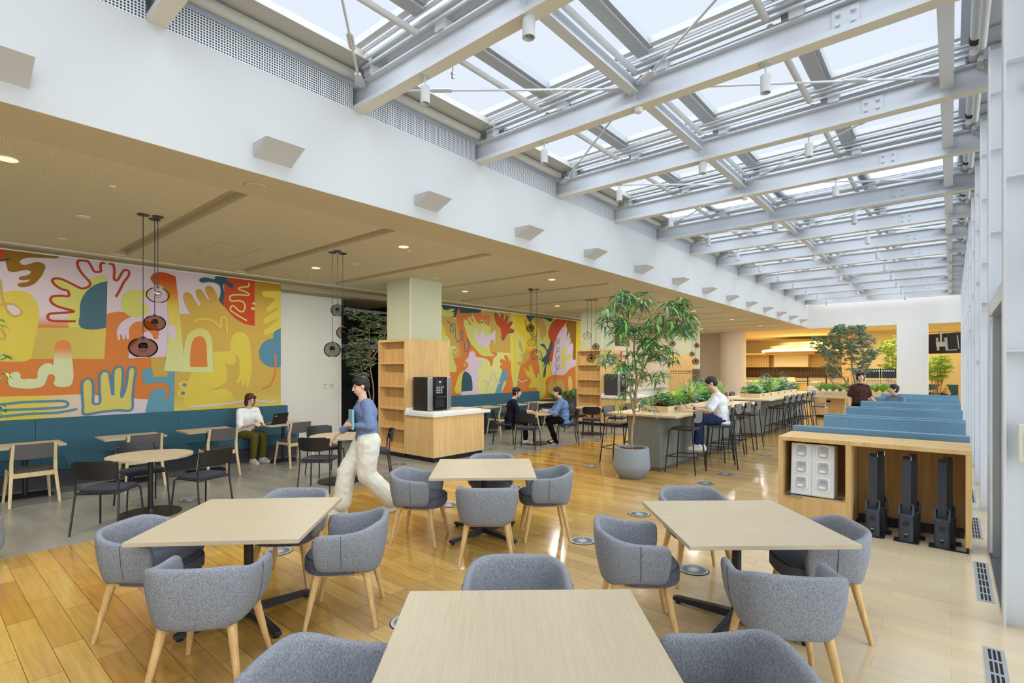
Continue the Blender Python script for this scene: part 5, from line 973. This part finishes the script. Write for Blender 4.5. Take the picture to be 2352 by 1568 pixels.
for i, px in enumerate((2006, 2040)):
    p = aty(px, 858, 25.9); t = thing('menu_board', 'dark menu board with a row of white drawings, %s one' % ('left' if i == 0 else 'right'), 'board', tuple(p)); MB().box(-.27, .27, -.01, .01, -.18, .2).build('panel', 'blackboard', t); mb = MB()
    for j in range(6): mb.box(-.23 + j * .078, -.18 + j * .078, -.012, -.0101, .09, .15)
    mb.build('drawings', 'chalk', t); MB().box(-.29, -.27, -.015, .015, -1.559, .22).box(.27, .29, -.015, .015, -1.559, .22).build('frame', 'kpaint', t); mb = MB()
    for j in range(6): mb.box(-.27, .27, -.01, .01, -.26 - j * .075, -.235 - j * .075)
    mb.build('slats', 'chalk', t)
t = thing('glass_screen', 'low wire screen with three dark posts before the kitchen', 'screen', (-4.4, 27.6, 0))
for x in (-.75, 0, .85): MB().box(x - .02, x + .02, -.02, .02, 0, 1.36).build('post', 'black', t)
mb = MB()
for z in (.95, 1.05, 1.15, 1.25, 1.33): mb.box(-.75, 1.6, -.006, .006, z, z + .014)
mb.build('wires', 'chalk', t); MB().box(-.75, 1.6, -.02, .02, .8, .84).build('rail', 'quartz', t)
t = thing('television', 'black ceiling-hung television seen from behind right of the pillar', 'television', tuple(aty(2172, 788, 27.9))); ry = Matrix.Rotation(math.radians(-38), 4, 'Z') @ Matrix.Rotation(math.radians(8), 4, 'X')
MB().box(-.75, .75, -.03, .03, -.42, .42, ry).build('panel', 'screen', t, bevel=.01); MB().box(-.3, .1, -.12, -.03, -.12, .08, ry).box(.05, .12, -.1, -.03, -.28, .25, ry).box(-.3, -.23, -.1, -.03, -.28, .25, ry).build('bracket', 'white', t); MB().box(.5, .54, -.034, -.031, -.25, .3, ry).box(.0, .45, -.034, -.031, -.3, -.26, ry).build('ports', 'plastic2', t); MB().cyl((-.15, -.1, .0), (-.15, -.1, .62), .03, n=10).build('pole', 'white', t)
single('sofa', MB().box(-.9, .25, 31.5, 32.1, .0, .45).box(-.9, .25, 32.0, 32.2, .45, 1.0), 'teal', 'dark green sofa far back right of the pillar', 'sofa')
bx('wall_inner', 'kpaint', -1.72, 1.2, 33.5, 33.7, 0, ZC); bx('trim_5', 'kpanel', -.45, -.38, 33.48, 33.5, 0, ZC); bx('wall_inner_left', 'kpaint', -4.3, -1.72, 31.5, 31.7, 1.2, ZC); bx('wall_stub', 'kpanel', -4.3, -3.9, 31.3, 31.5, 0, ZC)
bx('wall_panel_left', 'kpaint', -12.5, -10.2, 35.5, 35.6, 0, 2.8)
# ================================================================ PEOPLE
CL = bpy.data.textures.new('cloth_folds', 'CLOUDS'); CL.noise_scale = .075
def cap(mb, a, b, ra, rb, n=12):
    mb.tube([a, b], [ra, rb], n); mb.ell(a, ra, n); mb.ell(b, rb, n)
def organic(mb, name, m, parent, vox, folds=0, it=3):
    o = mb.build(name, m, parent, smooth=True)
    r = o.modifiers.new('r', 'REMESH'); r.mode = 'VOXEL'; r.voxel_size = vox; r.use_smooth_shade = True
    s = o.modifiers.new('s', 'SMOOTH'); s.iterations = it; s.factor = .6
    if folds:
        d = o.modifiers.new('d', 'DISPLACE'); d.texture = CL; d.strength = folds; d.mid_level = .5; d.texture_coords = 'LOCAL'
        s2 = o.modifiers.new('s2', 'SMOOTH'); s2.iterations = 2
    return o
V = Vector
def hand(mb, w, f, side, curl=.5, sc=1.0):
    """wrist w, direction f of the fingers, side = direction towards the thumb"""
    f = f.normalized(); side = (side - f * side.dot(f)).normalized(); nrm = f.cross(side)
    if nrm.z > 0: nrm = -nrm
    for k in (-1, 0, 1): cap(mb, w, w + f * .085 * sc + side * k * .024 * sc, .019 * sc, .0155 * sc, 8)
    for k, l in ((1.5, .066), (.5, .076), (-.5, .070), (-1.5, .054)):
        p = w + f * .085 * sc + side * k * .0195 * sc; q = p + (f * (1 - .3 * curl) + nrm * .5 * curl).normalized() * l * .5 * sc; r = q + (f * (1 - .9 * curl) + nrm * 1.1 * curl + f * .01).normalized() * l * .5 * sc
        cap(mb, p, q, .0092 * sc, .0085 * sc, 7); cap(mb, q, r, .0085 * sc, .0068 * sc, 7)
    p = w + f * .03 * sc + side * .026 * sc; q = p + (f * .6 + side * .7 + nrm * .2).normalized() * .036 * sc; cap(mb, p, q, .0125 * sc, .0105 * sc, 7); cap(mb, q, q + (f * .9 + side * .15 + nrm * .3).normalized() * .032 * sc, .0105 * sc, .008 * sc, 7)
def person(label, loc, rz, J, top, bot, shoe, hair, hair_style, look=(0, 0), sleeve=.6, loose=1.0, hem=0, leg_loose=1.0, collar=False, buttons=False, stripes=None, glasses=False, watch=False, skin_s=1.0, ankle=True, group=None):
    """J: joint positions in local coordinates (the person faces +Y)"""
    t = thing('person', label, 'person', loc, rz); J = {k: V(v) for k, v in J.items()}
    hd = J['head']; R = Matrix.Rotation(look[0], 4, 'Z') @ Matrix.Rotation(look[1], 4, 'X'); Hm = Matrix.Translation(hd) @ R; P = lambda x, y, z: Hm @ V((x, y, z))
    mb = MB()
    mb.ell(P(0, -.012, .028), (.076, .093, .088), 20, R); mb.ell(P(0, .02, -.03), (.060, .072, .082), 18, R); mb.ell(P(0, .045, -.085), (.030, .034, .026), 12, R)
    cap(mb, P(0, .088, .018), P(0, .104, -.022), .008, .0135, 8)
    for s in (-1, 1): mb.ell(P(s * .078, -.004, -.004), (.010, .02, .03), 8, R); mb.ell(P(s * .034, .062, -.02), (.022, .02, .022), 8, R)
    mb.ell(P(0, .085, -.056), (.021, .012, .008), 8, R)
    nk = J['neck']; cap(mb, nk - V((0, 0, .03)), hd + V((0, -.012, -.06)), .054, .05, 14)
    ch, pv = J['chest'], J['pelvis']
    mb.ell(ch + V((0, 0, .05)), (.15, .095, .14), 16); mb.ell((ch + pv) / 2, (.125, .09, .18), 16); mb.ell(pv, (.15, .11, .12), 16)
    for s, q in ((-1, 'l'), (1, 'r')):
        sh, el, wr, hp, kn, an = (J[k + q] for k in ('sh', 'el', 'wr', 'hp', 'kn', 'an'))
        cap(mb, nk - V((0, 0, .05)), sh, .045, .048); cap(mb, sh, el, .046, .036); cap(mb, el, wr, .035, .024)
        f = J.get('hd' + q, (wr - el).normalized()); hand(mb, wr, f, J.get('th' + q, V((-s, 0, .6))), J.get('cu' + q, V((.45, 0, 0))).x)
        cap(mb, hp, kn, .075, .05); cap(mb, kn, an, .05, .032)
        cap(mb, an, an + J['ft' + q] * .12 + V((0, 0, -.045)), .034, .03)
    b = organic(mb, 'body', 'skin', t, .0075, it=2)
    # face
    fm = MB()
    for s in (-1, 1): fm.ell(P(s * .033, .081, .003), (.0125, .007, .0065), 8, R)
    fm.build('eyes', 'eye', b, smooth=True); fm = MB()
    for s in (-1, 1): fm.tube([P(s * .052, .074, .022), P(s * .034, .089, .028), P(s * .018, .089, .024)], .0032, 5)
    fm.build('eyebrows', hair, b); MB().ell(P(0, .093, -.056), (.022, .007, .0055), 8, R).build('mouth', 'lip', b, smooth=True)
    # hair
    hm = MB(); hm.ell(P(0, -.02, .045), (.087, .1, .085), 20, R)
    if hair_style == 'short':
        hm.ell(P(0, -.045, .0), (.083, .07, .08), 14, R); hm.ell(P(0, .04, .085), (.066, .05, .035), 12, R)
        for k in range(26):
            a = R_.uniform(0, 2 * PI); q = R_.uniform(.1, 1); p = P(.07 * q * math.cos(a), .075 * q * math.sin(a) - .01, .125 - .05 * q * q); cap(hm, p, p + (R @ V((R_.uniform(-.02, .02), R_.uniform(-.01, .035), R_.uniform(.005, .02)))), .014, .006, 6)
    elif hair_style == 'bob':
        for s in (-1, 1): hm.ell(P(s * .064, -.012, -.03), (.030, .062, .10), 12, R); hm.ell(P(s * .05, .05, .062), (.04, .04, .035), 10, R)
        hm.ell(P(0, -.06, -.03), (.075, .05, .095), 12, R)
    elif hair_style == 'crop':
        hm.ell(P(0, -.05, -.012), (.08, .062, .085), 14, R); hm.ell(P(0, .045, .075), (.068, .045, .036), 12, R)
        for s in (-1, 1): hm.ell(P(s * .072, .01, .012), (.016, .035, .045), 8, R)
    elif hair_style == 'tied':
        hm.ell(P(0, -.055, -.0), (.08, .06, .08), 14, R)
        for s in (-1, 1): hm.ell(P(s * .068, .005, -.02), (.02, .045, .075), 8, R); hm.ell(P(s * .045, .055, .068), (.045, .035, .03), 10, R)
    organic(hm, 'hair', hair, t, .008, folds=.006, it=2)
    # top
    mb = MB(); L = loose
    mb.ell(ch + V((0, 0, .04)), (.175 * L, .118 * L, .16), 18); lo = pv + V((0, 0, -hem)); n = 5
    for i in range(n + 1):
        c = ch.lerp(lo, i / n); mb.ell(c, (.155 * L + .012 * i / n, .115 * L, .12 if i < n else .07), 16)
    cap(mb, nk - V((0, 0, .085)), nk - V((0, 0, .065)), .08, .066)
    for s, q in ((-1, 'l'), (1, 'r')):
        sh, el, wr = J['sh' + q], J['el' + q], J['wr' + q]; cap(mb, nk - V((0, 0, .06)), sh, .056, .060 * L)
        if sleeve <= .6: cap(mb, sh, sh.lerp(el, sleeve / .6), .058 * L, .060 * L)
        else: cap(mb, sh, el, .064 * L, .054 * L); cap(mb, el, el.lerp(wr, (sleeve - .6) / .4), .054 * L, .046)
    g = organic(mb, 'top', top, t, .011, folds=.026)
    if collar:
        c = MB()
        for s in (-1, 1): c.prism([(0, 0), (s * .055, .01), (s * .05, -.03), (s * .012, -.055)], -.003, .004, Matrix.Translation(nk + V((0, .062, -.0))) @ Matrix.Rotation(math.radians(62), 4, 'X'))
        c.lathe([(.062, -.03), (.066, .012), (.058, .014)], tuple(nk), 20); c.build('collar', top, g)
    if buttons:
        c = MB()
        for i in range(5): q = ch.lerp(lo, -.1 + i * .24); c.ell(q + V((0, .125 * L, .03)), (.006, .004, .006), 6)
        c.build('buttons', 'chalk', g)
    # trousers
    mb = MB(); mb.ell(pv + V((0, 0, .01)), (.168, .125, .12), 16)
    for q in 'lr':
        hp, kn, an = J['hp' + q], J['kn' + q], J['an' + q]; e = kn.lerp(an, .9); cap(mb, hp, kn, .098 * leg_loose, .075 * leg_loose); cap(mb, kn, e, .074 * leg_loose, .058 * max(1, leg_loose) ** 1.7)
    organic(mb, 'trousers', bot, t, .012, folds=.024)
    for q in 'lr':
        an = J['an' + q]; f = J['ft' + q].normalized(); sd = V((f.y, -f.x, 0)).normalized() if abs(f.z) < .9 else V((1, 0, 0)); up = sd.cross(f); up = up if up.z > 0 else -up
        so_ = an - up * .062; mb = MB()
        cap(mb, so_ - f * .045 + up * .005, so_ + f * .13 + up * .0, .040, .036); cap(mb, so_ + up * .045 - f * .02, so_ + f * .05 + up * .03, .042, .04); mb.ell(so_ + f * .155, (.036, .036, .026), 10)
        sh = organic(mb, 'shoe', shoe, t, .008, it=3); MB().tube([so_ - f * .08 - up * .03, so_ + f * .06 - up * .03, so_ + f * .185 - up * .026], [.036, .041, .03], 10).build('sole', 'shoe' if shoe != 'cream_cloth' else shoe, sh, smooth=True)
        c = MB()
        if stripes:
            for i in range(3):
                for s in (-1, 1): p = so_ + f * (.02 + .03 * i) + sd * s * .041; c.tube([p - up * .012 - f * .006, p + up * .022 + f * .012 - sd * s * .004], .005, 5)
            c.build('stripes', stripes, sh)
        else:
            for i in range(4): p = so_ + f * (.035 + .022 * i) + up * (.066 - .011 * i); c.tube([p - sd * .022, p + up * .006, p + sd * .022], .0035, 5)
            c.build('laces', 'chalk', sh)
    if glasses:
        c = MB()
        for s in (-1, 1):
            c.tube([P(s * .034 + .024 * math.cos(a), .098, .001 + .017 * math.sin(a)) for a in [i * PI / 6 for i in range(13)]], .0022, 5, cap=False); c.tube([P(s * .058, .096, .006), P(s * .08, .0, .008)], .002, 5)
        c.tube([P(-.01, .099, .004), P(.01, .099, .004)], .002, 5); c.build('glasses', 'hair_brown', t)
    if watch:
        q = J['wrl'].lerp(J['ell'], .08); d = (J['wrl'] - J['ell']).normalized(); MB().tube([q - d * .012, q + d * .012], .03, 14).build('watch', 'denim', t)
    return t
def seated(zs, lean=.05, kx=.1, ky=.44, an=None, head=(0, .1), arms=None, spread=.1, bz=.0):
    y = lean; J = dict(pelvis=(0, 0, zs + .10), chest=(0, y * .6, zs + .40), neck=(0, y, zs + .60), head=(head[0], y + head[1], zs + .74))
    J['chest'] = (0, y * .6, zs + .37)
    for s, q in ((-1, 'l'), (1, 'r')):
        J['sh' + q] = (s * .17, y * .9, zs + .53); J['hp' + q] = (s * .085, .02, zs + .085); J['kn' + q] = (s * kx, ky, zs + .07); J['an' + q] = (s * spread, ky + bz, .085); J['ft' + q] = V((s * .1, 1, 0))
        J['el' + q] = (s * .23, y + .16, zs + .27); J['wr' + q] = (s * .1, y + .38, zs + .30)
    if an: J.update(an)
    if arms: J.update(arms)
    return J
def rv(v): return face_of(v)
# person with laptop on the near banquette
person('person in white T-shirt and glasses on the teal banquette typing on a laptop', (-10.36, 4.28, 0), rv((1, .22)), seated(.44, .10, .09, .42, head=(.0, .05), arms=dict(ell=(-.2, .2, .70), elr=(.23, .18, .68), wrl=(-.03, .42, .755), wrr=(.12, .42, .75), hdl=V((.1, 1, -.1)), hdr=V((-.1, 1, -.1))), bz=-.05),
       'tee', 'olive_cloth', 'shoe', 'hair_brown', 'bob', (-.15, -.22), .55, 1.08, .02, glasses=True)
# the pair at the round table
person('person in loose navy blouse and black trousers listening across the round table', (-8.02, 9.36, 0), rv(RV), seated(.47, .10, .08, .40, head=(0, .08), arms=dict(ell=(-.2, .24, .70), elr=(.22, .24, .70), wrl=(-.05, .47, .765), wrr=(.06, .46, .765), hdl=V((.3, 1, 0)), hdr=V((-.3, 1, 0))), bz=-.02),
       'navy', 'blackcloth', 'shoe', 'hair', 'crop', (0, -.06), .85, 1.12, .16, .9, stripes='black')
person('person in light blue shirt and black trousers holding a phone at the round table', (-6.98, 10.22, 0), rv(-RV), seated(.47, .13, .12, .42, head=(0, .08), arms=dict(ell=(-.22, .28, .72), elr=(.24, .30, .74), wrl=(-.02, .50, .775), wrr=(.08, .50, .785), hdl=V((.2, 1, .1)), hdr=V((-.2, 1, .1))), bz=-.16),
       'shirtblue', 'blackcloth', 'blackcloth', 'hair', 'short', (0, -.12), .82, 1.18, .14, .95, stripes='chalk', collar=True)
t = single('phone', MB().box(-.036, .036, -.075, .075, -.004, .004, Matrix.Translation(V((-6.98, 10.22, .835)) + V((-RV.x, -RV.y, 0)) * .62) @ Matrix.Rotation(rv(-RV), 4, 'Z') @ Matrix.Rotation(.5, 4, 'X')), 'screen', 'black phone held by the person in the light blue shirt', 'phone')
t = single('phone', MB().box(-.036, .036, -.07, .07, -.004, .004, Matrix.Translation(V((-8.02, 9.36, .80)) + V((RV.x, RV.y, 0)) * .60) @ Matrix.Rotation(rv(RV), 4, 'Z') @ Matrix.Rotation(.3, 4, 'X')), 'screen', 'dark phone in the hands of the person in navy', 'phone')
# person on the bar stool
person('person in white T-shirt and blue jeans on a bar stool looking down at a tablet', (-3.16, 9.63, 0), rv((-.92, -.38)), seated(.765, .09, .1, .40, head=(0, .10), an=dict(anl=(-.07, .44, .40), anr=(.1, .36, .37), ftl=V((0, 1, -.15)), ftr=V((.1, 1, -.15))), arms=dict(ell=(-.26, .24, 1.02), elr=(.26, .26, 1.03), wrl=(-.1, .5, 1.055), wrr=(.06, .5, 1.06), hdl=V((.3, 1, .1)), hdr=V((-.2, 1, .1)))),
       'tee', 'denim', 'shoe', 'hair', 'short', (0, -.5), .5, 1.16, .06, 1.1, watch=True)
d9 = V((-.92, -.38, 0)).normalized()
single('tablet', MB().box(-.09, .09, -.06, .06, -.004, .004, Matrix.Translation(V((-3.16, 9.63, 1.13)) + d9 * .66) @ Matrix.Rotation(rv(d9), 4, 'Z') @ Matrix.Rotation(1.0, 4, 'X')), 'screen', 'dark tablet held by the person in the white T-shirt', 'tablet')
# standing person, seated person behind the booths
person('person in dark brown short-sleeved shirt standing beside the blue booths', (-1.62, 14.42, 0), rv((.35, -1)), dict(pelvis=(0, 0, .93), chest=(0, 0, 1.2), neck=(0, 0, 1.42), head=(.0, .03, 1.585), shl=(-.14, 0, 1.35), shr=(.14, 0, 1.35), ell=(-.2, .0, 1.12), elr=(.21, -.02, 1.12), wrl=(-.06 - .2, .18, 1.02), wrr=(.22, .06, .90), hdl=V((-.4, 1, -.2)), hpl=(-.085, 0, .88), hpr=(.085, 0, .88), knl=(-.09, .02, .48), knr=(.09, .02, .48), anl=(-.1, 0, .09), anr=(.1, 0, .09), ftl=V((-.1, 1, 0)), ftr=V((.1, 1, 0))),
       'brown_cloth', 'blackcloth', 'shoe', 'hair', 'tied', (.1, 0), .5, 1.0, .05, collar=True, buttons=True)
person('person in grey blue shirt seated in a booth looking up at the standing person', (-1.02, 15.55, 0), rv((-.55, -1)), seated(.53, .04, .1, .42, head=(0, .05), arms=dict(wrl=(-.1, .3, .62), wrr=(.1, .3, .62), ell=(-.23, .1, .68), elr=(.23, .1, .68))), 'greyblue', 'denim', 'shoe', 'hair', 'short', (-.55, .12), .8, 1.05, 0, collar=True)
# walking person (at rest, mid-stride)
wd_ = V((-.42, -.91, 0)).normalized()
person('person in blue shirt and wide cream trousers walking with a teal folder', (-5.52, 3.74, 0), rv(wd_), dict(pelvis=(0, 0, .92), chest=(0, .02, 1.19), neck=(0, .05, 1.40), head=(0, .08, 1.56), shl=(-.17, .03, 1.35), shr=(.17, .03, 1.35), ell=(-.24, -.0, 1.09), wrl=(-.08, .22, 1.10), hdl=V((1, .5, 0)), elr=(.29, .14, 1.10), wrr=(.33, .34, .93), hdr=V((.15, .55, -.8)), hpl=(-.09, 0, .88), hpr=(.09, 0, .88),
       knr=(.09, .24, .50), anr=(.08, .30, .095), ftr=V((0, 1, .08)), knl=(-.08, .03, .49), anl=(-.1, -.30, .13), ftl=V((0, 1, -.25))),
       'paleblueshirt', 'cream_cloth', 'cream_cloth', 'hair', 'short', (.1, -.22), .84, 1.18, .16, 1.5)
M_ = Matrix.Translation(V((-5.52, 3.74, 1.16)) + wd_ * .195) @ Matrix.Rotation(rv(wd_), 4, 'Z')
single('folder', MB().box(-.17, .15, -.012, .012, -.12, .12, M_ @ Matrix.Rotation(.06, 4, 'Y')), 'mint', 'teal folder carried against the chest of the walking person', 'folder', bevel=.004)
person('small figure with dark hair bent over a table far behind the pillar', (-.1, 30.6, 0), rv((-1, -.3)), seated(.45, .2, .1, .42, head=(0, .12)), 'kpanel', 'denim', 'shoe', 'hair', 'short', (0, -.7), .8, 1.05)
t = thing('cafe_table', 'small wooden table in front of the far bent figure', 'table', (-.75, 30.4, 0)); MB().box(-.4, .4, -.35, .35, .69, .72).build('tabletop', 'kpanel', t); MB().box(-.03, .03, -.03, .03, 0, .69).build('post', 'black', t)
# laptop, notebook
t = thing('laptop', 'open black laptop on the banquette table before the person in white', 'laptop', (-9.85, 4.62, .72), rv((1, .22)))
MB().box(-.16, .16, -.11, .11, 0, .014).build('base', 'screen', t, bevel=.003); MB().box(-.13, .13, -.08, .02, .014, .0155).build('keyboard', 'charge_dark', t); m_ = Matrix.Translation((0, .11, .012)) @ Matrix.Rotation(math.radians(-20), 4, 'X')
MB().box(-.16, .16, -.004, .004, 0, .215, m_).build('lid', 'screen', t, bevel=.002); MB().box(.09, .13, .0041, .005, .155, .175, m_).build('sticker', 'chalk', t)
single('notebook', MB().box(-10.17, -10.07, 4.42, 4.55, .7205, .732), 'charge_dark', 'thin dark notebook lying beside the laptop', 'notebook')
# ================================================================ LAST SMALL THINGS
p = atx(1426, 770, XW); t = thing('wall_screen', 'black wall screen half hidden behind the potted tree crown', 'screen', tuple(p)); MB().box(0, .05, -.7, .7, -.45, .45).build('panel', 'screen', t)
p = atx(1423, 815, -8.24); single('orange_strip', MB().box(-8.26, -8.235, 15.22, 15.3, 1.0, 2.36), 'orange_trim', 'thin bright orange upright strip beside the second bookshelf', 'strip')
t = thing('return_counter', 'long pale counter with white top along the beige wall behind the tree', 'counter', (-10.4, 21.0, 0)); MB().box(-.44, .4, -3, 3, 0, .9).build('body', 'offwhite', t); MB().box(-.44, .45, -3.02, 3.02, .9, .96).build('worktop', 'quartz', t)
p = atd(1040, 168, 4.9); t = thing('sprinkler', 'small chrome sprinkler head hanging between the first two roof beams', 'sprinkler', tuple(p)); MB().cyl((0, 0, 0), (0, 0, .5), .008, n=8).build('pipe', 'steel', t); MB().lathe([(0, -.05), (.014, -.05), (.014, -.02), (.02, -.015), (.02, 0), (0, 0)], n=12).build('head', 'chrome', t)
t = thing('latch', 'small chrome latch high on the nearest steel column', 'latch', (.45, 4.985, 3.72)); MB().box(-.03, .03, -.03, 0, -.04, .04).build('plate', 'chrome', t); MB().cyl((-.03, -.035, .0), (.05, -.035, .0), .012, n=8).build('bolt', 'chrome', t)
t = thing('pull_chain', 'thin looped blind chain hanging beside the glass door', 'chain', (.33, 5.05, .3)); MB().tube([(0, 0, 2.2), (0, .0, .6), (.0, .02, .1), (0, .04, .0), (0, .06, .1), (0, .06, 2.2)], .003, 5).build('chain', 'white', t)
